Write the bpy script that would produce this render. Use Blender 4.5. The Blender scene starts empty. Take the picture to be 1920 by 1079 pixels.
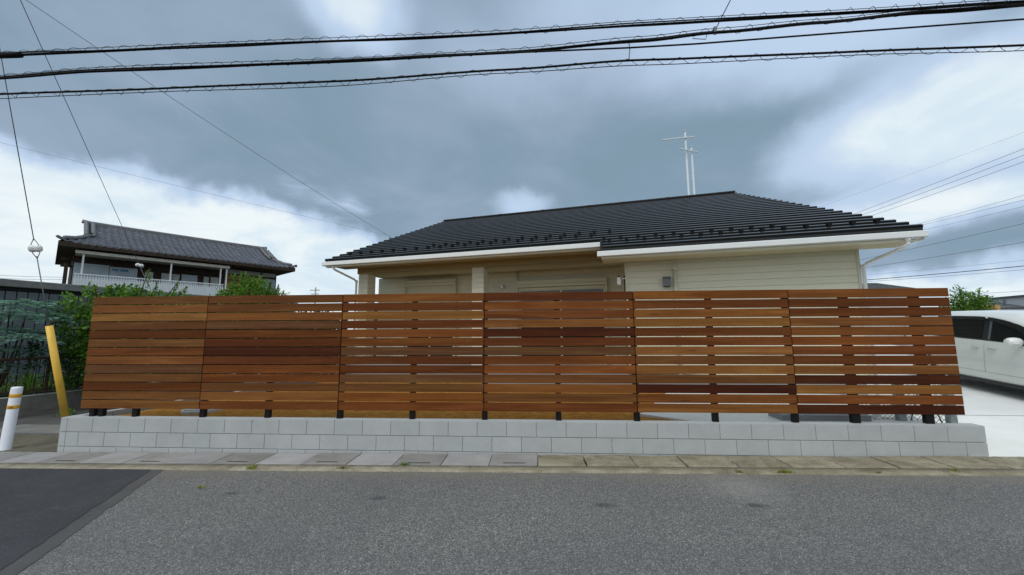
import bpy, math, random
from math import sin, cos, pi, radians, sqrt, floor, atan2
from mathutils import Vector, Matrix, noise

random.seed(7)
sc = bpy.context.scene
COL = sc.collection
R = random.Random(11)

# ------------------------------------------------------------------ camera
cam = bpy.data.cameras.new('camera')
cam.sensor_width = 36.0
cam.lens = 710.0 / 1920.0 * 36.0
cam.clip_start = 0.05
cam.clip_end = 6000
cam_o = bpy.data.objects.new('camera', cam)
COL.objects.link(cam_o)
rx = Vector((0.9982084680917227, 0.05964323803864335, -0.004747461031114852))
uy = Vector((0.011589129026336548, -0.11489425883453032, 0.9933101234636014))
fz = Vector((-0.058698776123418034, 0.9915855956210385, 0.11537963528492873))
cam_o.matrix_world = Matrix(((rx.x, uy.x, -fz.x, 6.7958), (rx.y, uy.y, -fz.y, -5.2919),
                             (rx.z, uy.z, -fz.z, 1.6130), (0, 0, 0, 1)))
sc.camera = cam_o

# ------------------------------------------------------------------ colour management
sc.view_settings.view_transform = 'Standard'
sc.view_settings.look = 'None'
sc.view_settings.gamma = 1.0
sc.view_settings.exposure = 0.0
sc.view_settings.use_curve_mapping = False

# ------------------------------------------------------------------ sun (veiled by cloud, wide and weak)
SUN_EL, SUN_AZ = 52.0, 200.0          # azimuth clockwise from +Y: high, behind the viewer
sun = bpy.data.lights.new('sun', 'SUN')
sun.energy = 1.5
sun.angle = radians(28)
sun.color = (1.0, 0.96, 0.9)
sun_o = bpy.data.objects.new('sun', sun)
COL.objects.link(sun_o)
sd = Vector((sin(radians(SUN_AZ)) * cos(radians(SUN_EL)), cos(radians(SUN_AZ)) * cos(radians(SUN_EL)), sin(radians(SUN_EL))))
sun_o.rotation_euler = sd.to_track_quat('Z', 'Y').to_euler()
sun_o.location = (0, 0, 30)

# ------------------------------------------------------------------ world: broken overcast over a Nishita sky
world = bpy.data.worlds.new('World')
sc.world = world
world.use_nodes = True
wt = world.node_tree
wt.nodes.clear()
WN, WL = wt.nodes, wt.links

def wmath(op, a, b=None, c=None, clamp=False):
    n = WN.new('ShaderNodeMath'); n.operation = op; n.use_clamp = clamp
    for i, v in enumerate((a, b, c)):
        if v is None: continue
        if isinstance(v, (int, float)): n.inputs[i].default_value = v
        else: WL.new(v, n.inputs[i])
    return n.outputs[0]

def wvec(op, a, b=None):
    n = WN.new('ShaderNodeVectorMath'); n.operation = op
    for i, v in enumerate((a, b)):
        if v is None: continue
        if isinstance(v, (tuple, list)): n.inputs[i].default_value = v
        else: WL.new(v, n.inputs[i])
    return n.outputs['Value'] if op in ('LENGTH', 'DOT_PRODUCT', 'DISTANCE') else n.outputs['Vector']

def wscale(a, s):
    n = WN.new('ShaderNodeVectorMath'); n.operation = 'SCALE'
    WL.new(a, n.inputs[0]); n.inputs['Scale'].default_value = s
    return n.outputs['Vector']

def wmix(f, a, b):
    n = WN.new('ShaderNodeMix'); n.data_type = 'RGBA'; n.clamp_factor = True
    WL.new(f, n.inputs[0])
    for i, v in ((6, a), (7, b)):
        if isinstance(v, tuple): n.inputs[i].default_value = (*v, 1)
        else: WL.new(v, n.inputs[i])
    return n.outputs[2]

def wramp(v, lo, hi):
    n = WN.new('ShaderNodeMapRange'); n.interpolation_type = 'SMOOTHSTEP'; n.clamp = True
    WL.new(v, n.inputs[0]); n.inputs[1].default_value = lo; n.inputs[2].default_value = hi
    return n.outputs[0]

tc = WN.new('ShaderNodeTexCoord').outputs['Generated']
dirn = wvec('NORMALIZE', tc)
sep = WN.new('ShaderNodeSeparateXYZ'); WL.new(dirn, sep.inputs[0])
zc = wmath('ADD', wmath('MAXIMUM', sep.outputs[2], 0.0), 0.22)
cmb = WN.new('ShaderNodeCombineXYZ')
WL.new(wmath('DIVIDE', sep.outputs[0], zc), cmb.inputs[0])
WL.new(wmath('DIVIDE', sep.outputs[1], zc), cmb.inputs[1])
cmb.inputs[2].default_value = 3.7
plane = cmb.outputs[0]

def wnoise(vec, scale, detail=5, rough=0.5, dist=0.0, col=False):
    n = WN.new('ShaderNodeTexNoise'); n.inputs['Scale'].default_value = scale
    n.inputs['Detail'].default_value = detail; n.inputs['Roughness'].default_value = rough
    n.inputs['Distortion'].default_value = dist
    WL.new(vec, n.inputs['Vector'])
    return n.outputs['Color' if col else 'Fac']

wn = wnoise(dirn, 2.6, 5, 0.55, 0.3, True)
warp = wscale(wvec('SUBTRACT', wn, (0.5, 0.5, 0.5)), 0.30)
wn2 = wnoise(dirn, 9.0, 4, 0.55, 0.0, True)
warp2 = wscale(wvec('SUBTRACT', wn2, (0.5, 0.5, 0.5)), 0.07)
dw = wvec('ADD', wvec('ADD', dirn, warp), warp2)
dsoft = wvec('ADD', dirn, warp2)

# breaks in the cloud: centre direction, anisotropy (x, y, z), radius, softness, brightness
BREAKS = [
    ((-0.36, 0.67, 0.665), (1.3, 1.0, 1.6), 0.01, 0.19, 0.80),
    ((-0.03, 0.94, 0.325), (1.0, 1.0, 2.4), 0.005, 0.13, 0.55),
    ((0.73, 0.59, 0.352), (0.85, 0.85, 2.5), 0.07, 0.25, 1.00),
    ((0.70, 0.68, 0.213), (0.7, 0.7, 3.6), 0.04, 0.17, 0.85),
    ((0.45, 0.68, 0.60), (0.7, 0.9, 1.5), 0.04, 0.28, 0.50),
    ((0.66, 0.68, 0.30), (0.8, 0.8, 1.5), 0.02, 0.24, 0.40),
    ((0.0, 0.80, 0.62), (0.7, 0.9, 2.0), 0.02, 0.26, 0.22),
    ((0.60, 0.60, 0.50), (0.9, 0.9, 1.8), 0.02, 0.20, 0.35),
    ((0.10, 0.68, 0.73), (1.0, 1.0, 1.4), 0.02, 0.20, 0.30),
]
mask = None
for c, s, r0, soft, b in BREAKS:
    dd = wvec('LENGTH', wvec('MULTIPLY', wvec('SUBTRACT', dsoft, c), s))
    m = wmath('MULTIPLY', wmath('SUBTRACT', 1.0, wramp(dd, r0, r0 + soft)), b)
    mask = m if mask is None else wmath('SUBTRACT', wmath('ADD', mask, m), wmath('MULTIPLY', mask, m))
# bright open band above the horizon, deeper to the left
zs = WN.new('ShaderNodeSeparateXYZ'); WL.new(wvec('ADD', dirn, wscale(wvec('SUBTRACT', wn2, (0.5, 0.5, 0.5)), 0.10)), zs.inputs[0])
z0 = WN.new('ShaderNodeMapRange'); z0.clamp = True; WL.new(sep.outputs[0], z0.inputs[0])
for i_, v_ in enumerate((-0.62, 0.12, 0.272, 0.085)): z0.inputs[i_ + 1].default_value = v_
dz_ = wmath('SUBTRACT', zs.outputs[2], z0.outputs[0])
m = wmath('MULTIPLY', wmath('SUBTRACT', 1.0, wramp(dz_, -0.02, 0.045)), 0.93)
mask = wmath('SUBTRACT', wmath('ADD', mask, m), wmath('MULTIPLY', mask, m))
n1 = wnoise(plane, 0.55, 6, 0.52, 0.6)
n2 = wnoise(plane, 1.5, 6, 0.55, 0.4)
# unseen sky behind and above the viewer, brightened to light the upright faces
back = wramp(wvec('DOT_PRODUCT', dirn, (0.10, -0.75, 0.65)), -0.25, 0.75)
gen = wmath('MULTIPLY', wramp(wmath('ADD', n1, wmath('MULTIPLY', back, 0.40)), 0.62, 0.82), 0.97)
mask = wmath('SUBTRACT', wmath('ADD', mask, gen), wmath('MULTIPLY', mask, gen), None, True)
mask = wmath('ADD', mask, wmath('MULTIPLY', wmath('SUBTRACT', n2, 0.5), 0.30), None, True)
dark = wmix(wramp(n2, 0.33, 0.70), (0.228, 0.335, 0.428), (0.315, 0.412, 0.540))
mid = wmix(wramp(mask, 0.0, 0.5), dark, (0.53, 0.67, 0.87))
n3 = wnoise(plane, 2.2, 6, 0.6, 0.5)
white = wmix(wramp(n3, 0.35, 0.62), (0.70, 0.84, 0.94), (0.90, 0.975, 1.0))
brt = wmix(wramp(mask, 0.45, 0.95), mid, white)
gnd = wmix(wramp(sep.outputs[2], -0.04, 0.0), (0.16, 0.16, 0.16), brt)
sky = WN.new('ShaderNodeTexSky')
sky.sky_type = 'NISHITA'; sky.sun_disc = False
sky.sun_elevation = radians(SUN_EL); sky.sun_rotation = radians(SUN_AZ)
bg_sky = WN.new('ShaderNodeBackground'); WL.new(sky.outputs[0], bg_sky.inputs[0]); bg_sky.inputs[1].default_value = 0.05
bg_cl = WN.new('ShaderNodeBackground'); WL.new(gnd, bg_cl.inputs[0]); bg_cl.inputs[1].default_value = 1.0
mx = WN.new('ShaderNodeMixShader'); mx.inputs[0].default_value = 0.95
WL.new(bg_sky.outputs[0], mx.inputs[1]); WL.new(bg_cl.outputs[0], mx.inputs[2])
wo = WN.new('ShaderNodeOutputWorld'); WL.new(mx.outputs[0], wo.inputs[0])

# ================================================================== materials
class NT:
    """small wrapper that makes node materials shorter to write"""
    def __init__(s, name, rough=0.6, spec=0.4, metal=0.0):
        s.m = bpy.data.materials.new(name); s.m.use_nodes = True
        s.t = s.m.node_tree; s.n = s.t.nodes; s.l = s.t.links
        s.b = s.n['Principled BSDF']
        s.b.inputs['Roughness'].default_value = rough
        s.b.inputs['Specular IOR Level'].default_value = spec
        s.b.inputs['Metallic'].default_value = metal
    def coord(s, which='Object', scale=(1, 1, 1), offset=None):
        c = s.n.new('ShaderNodeTexCoord').outputs[which] if which != 'Position' else s.n.new('ShaderNodeNewGeometry').outputs['Position']
        mp = s.n.new('ShaderNodeMapping'); mp.inputs['Scale'].default_value = scale
        s.l.new(c, mp.inputs[0])
        if offset is not None: s.l.new(offset, mp.inputs['Location'])
        return mp.outputs[0]
    def noise(s, v, scale, detail=4, rough=0.55, dist=0.0, out='Fac'):
        n = s.n.new('ShaderNodeTexNoise'); s.l.new(v, n.inputs['Vector'])
        n.inputs['Scale'].default_value = scale; n.inputs['Detail'].default_value = detail
        n.inputs['Roughness'].default_value = rough; n.inputs['Distortion'].default_value = dist
        return n.outputs[out]
    def vor(s, v, scale, out='Color', feature='F1', rnd=1.0):
        n = s.n.new('ShaderNodeTexVoronoi'); n.feature = feature; s.l.new(v, n.inputs['Vector'])
        n.inputs['Scale'].default_value = scale; n.inputs['Randomness'].default_value = rnd
        return n.outputs[out]
    def ramp(s, f, stops):
        n = s.n.new('ShaderNodeValToRGB'); s.l.new(f, n.inputs[0])
        e = n.color_ramp.elements
        while len(e) > 1: e.remove(e[-1])
        for i, (p, c) in enumerate(stops):
            x = e[0] if i == 0 else e.new(p)
            x.position = p; x.color = (*c, 1) if len(c) == 3 else c
        return n.outputs[0]
    def rng(s, f, a, b, c=0.0, d=1.0):
        n = s.n.new('ShaderNodeMapRange'); s.l.new(f, n.inputs[0])
        for i, v in enumerate((a, b, c, d)): n.inputs[i + 1].default_value = v
        return n.outputs[0]
    def mix(s, f, a, b, mode='MIX'):
        n = s.n.new('ShaderNodeMix'); n.data_type = 'RGBA'; n.blend_type = mode
        if isinstance(f, (int, float)): n.inputs[0].default_value = f
        else: s.l.new(f, n.inputs[0])
        for i, v in ((6, a), (7, b)):
            if isinstance(v, tuple): n.inputs[i].default_value = (*v, 1)
            else: s.l.new(v, n.inputs[i])
        return n.outputs[2]
    def math(s, op, a, b=0.0, clamp=False):
        n = s.n.new('ShaderNodeMath'); n.operation = op; n.use_clamp = clamp
        for i, v in enumerate((a, b)):
            if isinstance(v, (int, float)): n.inputs[i].default_value = v
            else: s.l.new(v, n.inputs[i])
        return n.outputs[0]
    def sepx(s, v):
        n = s.n.new('ShaderNodeSeparateXYZ'); s.l.new(v, n.inputs[0]); return n.outputs
    def col(s, c):
        if isinstance(c, tuple): s.b.inputs['Base Color'].default_value = (*c, 1)
        else: s.l.new(c, s.b.inputs['Base Color'])
        return s
    def rough(s, r): s.l.new(r, s.b.inputs['Roughness']); return s
    def bump(s, h, strength=0.3, dist=0.01):
        n = s.n.new('ShaderNodeBump'); n.inputs['Strength'].default_value = strength
        n.inputs['Distance'].default_value = dist; s.l.new(h, n.inputs['Height'])
        s.l.new(n.outputs[0], s.b.inputs['Normal']); return s
    def rnd(s): return s.n.new('ShaderNodeObjectInfo').outputs['Random']

MAT = {}
def plain(name, c, rough=0.55, spec=0.4, metal=0.0, var=0.12, scale=6.0, bump=0.0, bscale=60.0, coat=0.0, grime=0.0):
    """an almost even paint or plastic with mild mottling"""
    k = NT(name, rough, spec, metal)
    v = k.coord('Object')
    f = k.noise(v, scale, 5)
    lo = tuple(x * (1 - var) for x in c); hi = tuple(min(1, x * (1 + var)) for x in c)
    cc = k.ramp(f, [(0.3, lo), (0.7, hi)])
    if grime > 0:
        g = k.rng(k.noise(k.coord('Position', (1.0, 1.0, 0.25)), 5.0, 6, 0.7), 0.5, 0.75, 0, grime)
        cc = k.mix(g, cc, (c[0] * 0.55, c[1] * 0.52, c[2] * 0.45))
    k.col(cc)
    if bump > 0: k.bump(k.noise(v, bscale, 3), bump, 0.004)
    if coat > 0:
        k.b.inputs['Coat Weight'].default_value = coat; k.b.inputs['Coat Roughness'].default_value = 0.06
    MAT[name] = k.m
    return k.m

# ---- road asphalt: worn, pale aggregate showing
k = NT('asphalt_worn', 0.85, 0.3)
v = k.coord('Position')
cell = k.sepx(k.vor(v, 175.0))[0]
cell2 = k.sepx(k.vor(v, 88.0))[1]
big = k.noise(v, 0.55, 5, 0.6)
fine = k.noise(v, 160.0, 2)
c = k.ramp(cell, [(0.0, (0.075, 0.075, 0.077)), (0.45, (0.118, 0.119, 0.119)), (0.80, (0.180, 0.181, 0.178)), (0.93, (0.30, 0.30, 0.285)), (1.0, (0.52, 0.51, 0.49))])
c = k.mix(k.rng(cell2, 0.86, 0.99, 0, 0.45), c, (0.36, 0.355, 0.34))
c = k.mix(k.rng(cell2, 0.22, 0.05, 0, 0.5), c, (0.055, 0.057, 0.062))
c = k.mix(k.rng(big, 0.35, 0.7, 0.0, 0.35), c, (0.085, 0.088, 0.095))
# brownish grit washed against the kerb, faint darker wheel track
yy = k.sepx(v)[1]
gr = k.math('ADD', yy, k.rng(k.noise(v, 2.2, 6, 0.7), 0.3, 0.7, -0.16, 0.16))
c = k.mix(k.rng(gr, -0.95, -0.62, 0, 0.42), c, (0.20, 0.18, 0.14))
tr = k.math('ABSOLUTE', k.math('ADD', yy, 2.35))
c = k.mix(k.rng(tr, 0.35, 0.0, 0, 0.18), c, (0.085, 0.086, 0.088))
# pale scuffed spot and small dark spots
def spot(cx, cy, sx, sy, rot=0.0):
    mp = k.n.new('ShaderNodeMapping'); mp.vector_type = 'TEXTURE'
    mp.inputs['Location'].default_value = (cx, cy, 0); mp.inputs['Scale'].default_value = (sx, sy, 1000)
    mp.inputs['Rotation'].default_value = (0, 0, rot); k.l.new(v, mp.inputs[0])
    n = k.n.new('ShaderNodeVectorMath'); n.operation = 'LENGTH'; k.l.new(mp.outputs[0], n.inputs[0])
    return k.math('ADD', n.outputs['Value'], k.rng(k.noise(v, 7.0, 4), 0.3, 0.7, -0.35, 0.35))
c = k.mix(k.rng(spot(8.95, -1.0, 0.42, 0.42), 1.15, 0.2, 0, 0.42), c, (0.27, 0.27, 0.26))
for sx_, sy_ in ((7.43, -1.44), (3.60, -1.28), (8.85, -1.42), (5.2, -1.35)):
    c = k.mix(k.rng(spot(sx_, sy_, 0.10, 0.05), 1.2, 0.4, 0, 0.7), c, (0.045, 0.048, 0.054))
k.col(c).bump(k.math('ADD', cell, k.math('MULTIPLY', fine, 0.6)), 0.55, 0.004)
MAT['asphalt_worn'] = k.m

def asphalt_dark(name, lo, hi):
    k = NT(name, 0.8, 0.3)
    v = k.coord('Position')
    f = k.noise(v, 1.2, 6, 0.65); g = k.sepx(k.vor(v, 150.0))[0]
    c = k.ramp(f, [(0.3, lo), (0.72, hi)])
    c = k.mix(k.rng(g, 0.9, 1.0, 0, 0.35), c, (0.2, 0.2, 0.2))
    dust = k.noise(k.coord('Position', (1, 2.5, 1)), 3.0, 6, 0.7)
    c = k.mix(k.rng(dust, 0.58, 0.8, 0, 0.35), c, (0.15, 0.145, 0.135))
    k.col(c).bump(g, 0.35, 0.003)
    MAT[name] = k.m
asphalt_dark('asphalt_new', (0.030, 0.032, 0.038), (0.052, 0.054, 0.062))
asphalt_dark('asphalt_joint', (0.055, 0.056, 0.060), (0.095, 0.094, 0.094))
asphalt_dark('asphalt_lane', (0.075, 0.076, 0.076), (0.13, 0.13, 0.125))

def concrete(name, lo, hi, stain, stain_amt=0.6, rough=0.85, scale=3.0, bump=0.35, speck=0.0, tv=(0.88, 1.1)):
    k = NT(name, rough, 0.3)
    v = k.coord('Position')
    off = k.math('MULTIPLY', k.rnd(), 37.0)
    f = k.noise(v, scale, 6, 0.6)
    c = k.ramp(f, [(0.3, lo), (0.7, hi)])
    st = k.noise(k.coord('Position', (1.0, 1.6, 1.6)), scale * 0.7, 7, 0.7, 0.8)
    c = k.mix(k.rng(st, 0.48, 0.72, 0, stain_amt), c, stain)
    tone = k.rng(k.rnd(), 0, 1, *tv)
    h = k.n.new('ShaderNodeHueSaturation'); k.l.new(c, h.inputs['Color']); k.l.new(tone, h.inputs['Value'])
    c = h.outputs[0]
    g = k.sepx(k.vor(v, 130.0))[0]
    if speck: c = k.mix(k.rng(g, 0.75, 1.0, 0, speck), c, tuple(x * 0.45 for x in lo))
    k.col(c).bump(k.math('ADD', k.noise(v, 120.0, 3), k.math('MULTIPLY', g, 0.5)), bump, 0.003)
    MAT[name] = k.m
concrete('block_concrete', (0.355, 0.372, 0.378), (0.410, 0.425, 0.430), (0.34, 0.35, 0.35), 0.4, 0.92, 3.5, 0.4, 0.15, (0.97, 1.03))
concrete('cover_slab', (0.20, 0.195, 0.19), (0.29, 0.28, 0.275), (0.19, 0.165, 0.125), 0.55, 0.9, 3.0, 0.35, 0.35)
concrete('cover_slab_pale', (0.255, 0.25, 0.255), (0.34, 0.335, 0.335), (0.22, 0.20, 0.17), 0.35, 0.9, 3.0, 0.25, 0.2)
concrete('kerb_rough', (0.20, 0.178, 0.125), (0.33, 0.30, 0.225), (0.12, 0.10, 0.062), 0.85, 0.95, 4.2, 0.8, 0.65)
concrete('kerb_mortar', (0.22, 0.20, 0.15), (0.38, 0.35, 0.27), (0.14, 0.12, 0.08), 0.7, 0.95, 6.0, 0.8, 0.7)
concrete('drive_concrete', (0.60, 0.615, 0.615), (0.72, 0.73, 0.73), (0.60, 0.59, 0.52), 0.5, 0.7, 0.9, 0.15)
concrete('old_concrete', (0.12, 0.12, 0.11), (0.22, 0.217, 0.20), (0.045, 0.045, 0.035), 0.7, 0.95, 2.5, 0.5, 0.3)
concrete('old_concrete_lit_top', (0.36, 0.37, 0.37), (0.48, 0.49, 0.49), (0.2, 0.2, 0.18), 0.4, 0.95, 2.5, 0.4, 0.2)
concrete('lid_concrete', (0.50, 0.51, 0.51), (0.60, 0.61, 0.61), (0.3, 0.28, 0.24), 0.4, 0.9, 4.0, 0.3)
concrete('foundation_grey', (0.23, 0.25, 0.27), (0.3, 0.32, 0.34), (0.2, 0.2, 0.2), 0.3, 0.9, 2.0, 0.2)
concrete('lane_dirt', (0.085, 0.078, 0.058), (0.15, 0.135, 0.10), (0.06, 0.065, 0.035), 0.7, 0.95, 5.0, 0.7, 0.5)
concrete('lane_strip', (0.17, 0.17, 0.16), (0.25, 0.25, 0.235), (0.11, 0.105, 0.09), 0.5, 0.95, 3.0, 0.4, 0.3)
plain('joint_dark', (0.15, 0.158, 0.160), 0.95, 0.1, var=0.3, scale=20)

# ---- soil
k = NT('yard_soil', 0.98, 0.1)
v = k.coord('Position')
f = k.noise(v, 6.0, 8, 0.7); g = k.noise(v, 40.0, 4, 0.7); sp = k.sepx(k.vor(v, 70.0))[0]
c = k.ramp(f, [(0.3, (0.30, 0.125, 0.020)), (0.55, (0.47, 0.215, 0.040)), (0.75, (0.56, 0.29, 0.07))])
c = k.mix(k.rng(g, 0.55, 0.75, 0, 0.55), c, (0.13, 0.065, 0.016))
c = k.mix(k.rng(sp, 0.95, 1.0, 0, 0.8), c, (0.42, 0.38, 0.32))
k.col(c).bump(k.math('ADD', f, g), 0.9, 0.03)
MAT['yard_soil'] = k.m

k = NT('garden_earth', 0.98, 0.1)
v = k.coord('Position')
k.col(k.ramp(k.noise(v, 3.0, 7, 0.7), [(0.3, (0.02, 0.018, 0.012)), (0.55, (0.05, 0.045, 0.03)), (0.75, (0.05, 0.075, 0.02))]))
k.bump(k.noise(v, 25.0, 5), 0.8, 0.03)
MAT['garden_earth'] = k.m
k = NT('far_ground', 0.98, 0.1)
v = k.coord('Position')
k.col(k.ramp(k.noise(v, 0.25, 8, 0.7), [(0.3, (0.05, 0.07, 0.03)), (0.55, (0.10, 0.10, 0.06)), (0.75, (0.14, 0.13, 0.10))]))
MAT['far_ground'] = k.m

# ---- oiled red cedar boards; the tone of each board is its object colour
k = NT('cedar_board', 0.6, 0.10)
oi = k.n.new('ShaderNodeObjectInfo')
off = k.n.new('ShaderNodeCombineXYZ')
for i, q in enumerate((91.0, 13.0, 47.0)):
    k.l.new(k.math('MULTIPLY', oi.outputs['Random'], q), off.inputs[i])
tc_ = k.n.new('ShaderNodeTexCoord').outputs['Object']
def wmap(scale):
    mp = k.n.new('ShaderNodeVectorMath'); mp.operation = 'ADD'; k.l.new(tc_, mp.inputs[0]); k.l.new(off.outputs[0], mp.inputs[1])
    m2 = k.n.new('ShaderNodeVectorMath'); m2.operation = 'MULTIPLY'; k.l.new(mp.outputs[0], m2.inputs[0]); m2.inputs[1].default_value = scale
    return m2.outputs[0]
long_ = k.noise(wmap((0.55, 4.0, 9.0)), 1.0, 6, 0.6, 0.9)
grain = k.noise(wmap((1.5, 60.0, 95.0)), 1.0, 4, 0.65, 0.25)
# growth rings cut through by the plank face: flame figure
wv = k.n.new('ShaderNodeTexWave'); wv.wave_type = 'RINGS'; wv.rings_direction = 'X'
wv.inputs['Scale'].default_value = 9.0; wv.inputs['Distortion'].default_value = 3.5
wv.inputs['Detail'].default_value = 3.0; wv.inputs['Detail Scale'].default_value = 0.5
k.l.new(wmap((0.22, 1.0, 1.25)), wv.inputs['Vector'])
blotch = k.noise(wmap((3.2, 2.0, 5.0)), 1.0, 4, 0.55, 0.6)
base = oi.outputs['Color']
c = k.mix(k.rng(long_, 0.38, 0.60, 0.80, 0.0), base, k.mix(1.0, base, (0.50, 0.40, 0.36), 'MULTIPLY'))
c = k.mix(k.rng(long_, 0.56, 0.72, 0.0, 0.55), c, k.mix(1.0, base, (1.42, 1.55, 1.6), 'MULTIPLY'))
c = k.mix(k.math('MULTIPLY', wv.outputs['Fac'], 0.45), c, k.mix(1.0, base, (0.58, 0.46, 0.42), 'MULTIPLY'))
c = k.mix(k.rng(grain, 0.40, 0.66, 0.38, 0.0), c, k.mix(1.0, base, (0.45, 0.38, 0.34), 'MULTIPLY'))
c = k.mix(k.rng(blotch, 0.50, 0.68, 0.0, 0.45), c, k.mix(1.0, base, (0.62, 0.5, 0.5), 'MULTIPLY'))
kn = k.n.new('ShaderNodeTexVoronoi'); kn.feature = 'F1'; kn.inputs['Scale'].default_value = 1.0
k.l.new(wmap((0.9, 0.5, 8.0)), kn.inputs['Vector'])
c = k.mix(k.rng(kn.outputs['Distance'], 0.10, 0.03, 0.0, 0.7), c, (0.035, 0.014, 0.007))
k.col(c)
k.rough(k.rng(long_, 0.3, 0.7, 0.55, 0.7))
k.bump(grain, 0.25, 0.002)
MAT['cedar_board'] = k.m

plain('black_post', (0.006, 0.0055, 0.0055), 0.5, 0.2, var=0.3)
plain('white_metal', (0.74, 0.755, 0.76), 0.35, 0.45, var=0.02, grime=0.05)
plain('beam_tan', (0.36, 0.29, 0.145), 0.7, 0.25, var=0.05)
plain('cream_trim', (0.60, 0.57, 0.44), 0.5, 0.35, var=0.04, grime=0.06)
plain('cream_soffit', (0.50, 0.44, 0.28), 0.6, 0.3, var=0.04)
plain('shutter_cream', (0.58, 0.56, 0.40), 0.4, 0.4, var=0.03)
plain('vent_grey', (0.13, 0.14, 0.155), 0.35, 0.5, var=0.05)
plain('white_plastic', (0.78, 0.78, 0.78), 0.35, 0.45, var=0.03)
plain('yellow_plastic', (0.74, 0.46, 0.065), 0.45, 0.4, var=0.16, scale=3.5, grime=0.35)
plain('orange_reflector', (0.66, 0.34, 0.03), 0.3, 0.5, var=0.25, scale=40)
plain('post_white', (0.66, 0.68, 0.74), 0.5, 0.4, var=0.06, scale=9, grime=0.32)
plain('cable_black', (0.004, 0.004, 0.005), 0.6, 0.15, var=0.2)
plain('wire_steel', (0.16, 0.16, 0.17), 0.45, 0.4, 0.3, var=0.2)
plain('porcelain', (0.72, 0.72, 0.74), 0.25, 0.5, var=0.1, scale=12)
plain('pole_concrete', (0.33, 0.33, 0.32), 0.85, 0.3, var=0.15, scale=3)
plain('pole_white', (0.50, 0.56, 0.60), 0.5, 0.4, var=0.05)
plain('galvanised', (0.26, 0.30, 0.31), 0.42, 0.5, 0.55, var=0.35, scale=14)
plain('rust_brown', (0.055, 0.032, 0.022), 0.85, 0.2, var=0.5, scale=18)
plain('old_wood', (0.045, 0.032, 0.025), 0.85, 0.2, var=0.5, scale=9, bump=0.5)
plain('ochre_plaster', (0.30, 0.20, 0.075), 0.9, 0.2, var=0.2, scale=3)
plain('pale_shutter', (0.34, 0.41, 0.47), 0.5, 0.4, var=0.15, scale=2, grime=0.2)
plain('blue_print', (0.06, 0.18, 0.32), 0.5, 0.4, var=0.2)
plain('curtain', (0.42, 0.44, 0.43), 0.9, 0.2, var=0.25, scale=12)
plain('rail_white', (0.60, 0.64, 0.68), 0.5, 0.4, var=0.06, grime=0.15)
plain('fascia_old', (0.50, 0.48, 0.43), 0.6, 0.3, var=0.1, grime=0.35)
plain('shed_panel', (0.085, 0.108, 0.125), 0.5, 0.4, var=0.15, scale=1.5, grime=0.2)
plain('shed_trim', (0.155, 0.16, 0.155), 0.6, 0.3, var=0.15, grime=0.2)
plain('tan_render', (0.48, 0.28, 0.12), 0.9, 0.2, var=0.15)
plain('grey_render', (0.58, 0.61, 0.64), 0.9, 0.2, var=0.08)
plain('grey_tile', (0.10, 0.11, 0.12), 0.7, 0.3, var=0.2)
plain('bark', (0.06, 0.045, 0.032), 0.9, 0.1, var=0.4, scale=14, bump=0.6)
plain('tyre', (0.015, 0.015, 0.016), 0.85, 0.2, var=0.2)
plain('alloy', (0.45, 0.46, 0.47), 0.3, 0.5, 0.7, var=0.05)
plain('car_black', (0.008, 0.008, 0.009), 0.35, 0.4, var=0.1)
plain('car_seam', (0.16, 0.165, 0.17), 0.6, 0.3, var=0.1)
plain('car_white', (0.70, 0.72, 0.70), 0.28, 0.5, var=0.02, coat=0.8)
plain('car_handle', (0.55, 0.56, 0.55), 0.25, 0.6, var=0.05, coat=0.5)
plain('fabric_beige', (0.34, 0.27, 0.15), 0.9, 0.1, var=0.25, scale=10)
plain('lamp_red', (0.4, 0.02, 0.02), 0.2, 0.5)
plain('lamp_clear', (0.6, 0.62, 0.65), 0.1, 0.6)
plain('net_mesh', (0.30, 0.27, 0.18), 0.7, 0.3)

# glossy black metal roof
k = NT('roof_black', 0.2, 0.42)
v = k.coord('Position')
k.col(k.ramp(k.noise(v, 2.0, 4), [(0.3, (0.0035, 0.0038, 0.004)), (0.7, (0.006, 0.0063, 0.0065))]))
k.rough(k.rng(k.noise(v, 5.0, 5), 0.3, 0.7, 0.14, 0.24))
MAT['roof_black'] = k.m
k = NT('kawara_tile', 0.42, 0.5)
v = k.coord('Position')
ri = k.n.new('ShaderNodeNewGeometry').outputs['Random Per Island']
k.col(k.mix(k.rng(k.noise(v, 2.0, 4), 0.35, 0.7), k.ramp(ri, [(0.0, (0.065, 0.072, 0.095)), (1.0, (0.135, 0.145, 0.18))]), (0.085, 0.09, 0.105)))
MAT['kawara_tile'] = k.m
plain('kawara_ridge', (0.13, 0.135, 0.145), 0.6, 0.4, var=0.25, scale=5)

k = NT('window_glass', 0.04, 0.6)
k.col((0.012, 0.015, 0.018)); MAT['window_glass'] = k.m
k = NT('car_glass', 0.04, 0.12)
k.col((0.006, 0.008, 0.009)); MAT['car_glass'] = k.m

k = NT('siding', 0.7, 0.3)
v = k.coord('Position', (0.6, 0.6, 6.0))
f = k.noise(v, 14.0, 4, 0.6)
k.col(k.mix(k.rng(k.rnd(), 0, 1, 0, 0.25), k.ramp(f, [(0.3, (0.64, 0.625, 0.50)), (0.7, (0.71, 0.695, 0.57))]), (0.61, 0.60, 0.49)))
k.bump(f, 0.25, 0.004)
MAT['siding'] = k.m

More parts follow.
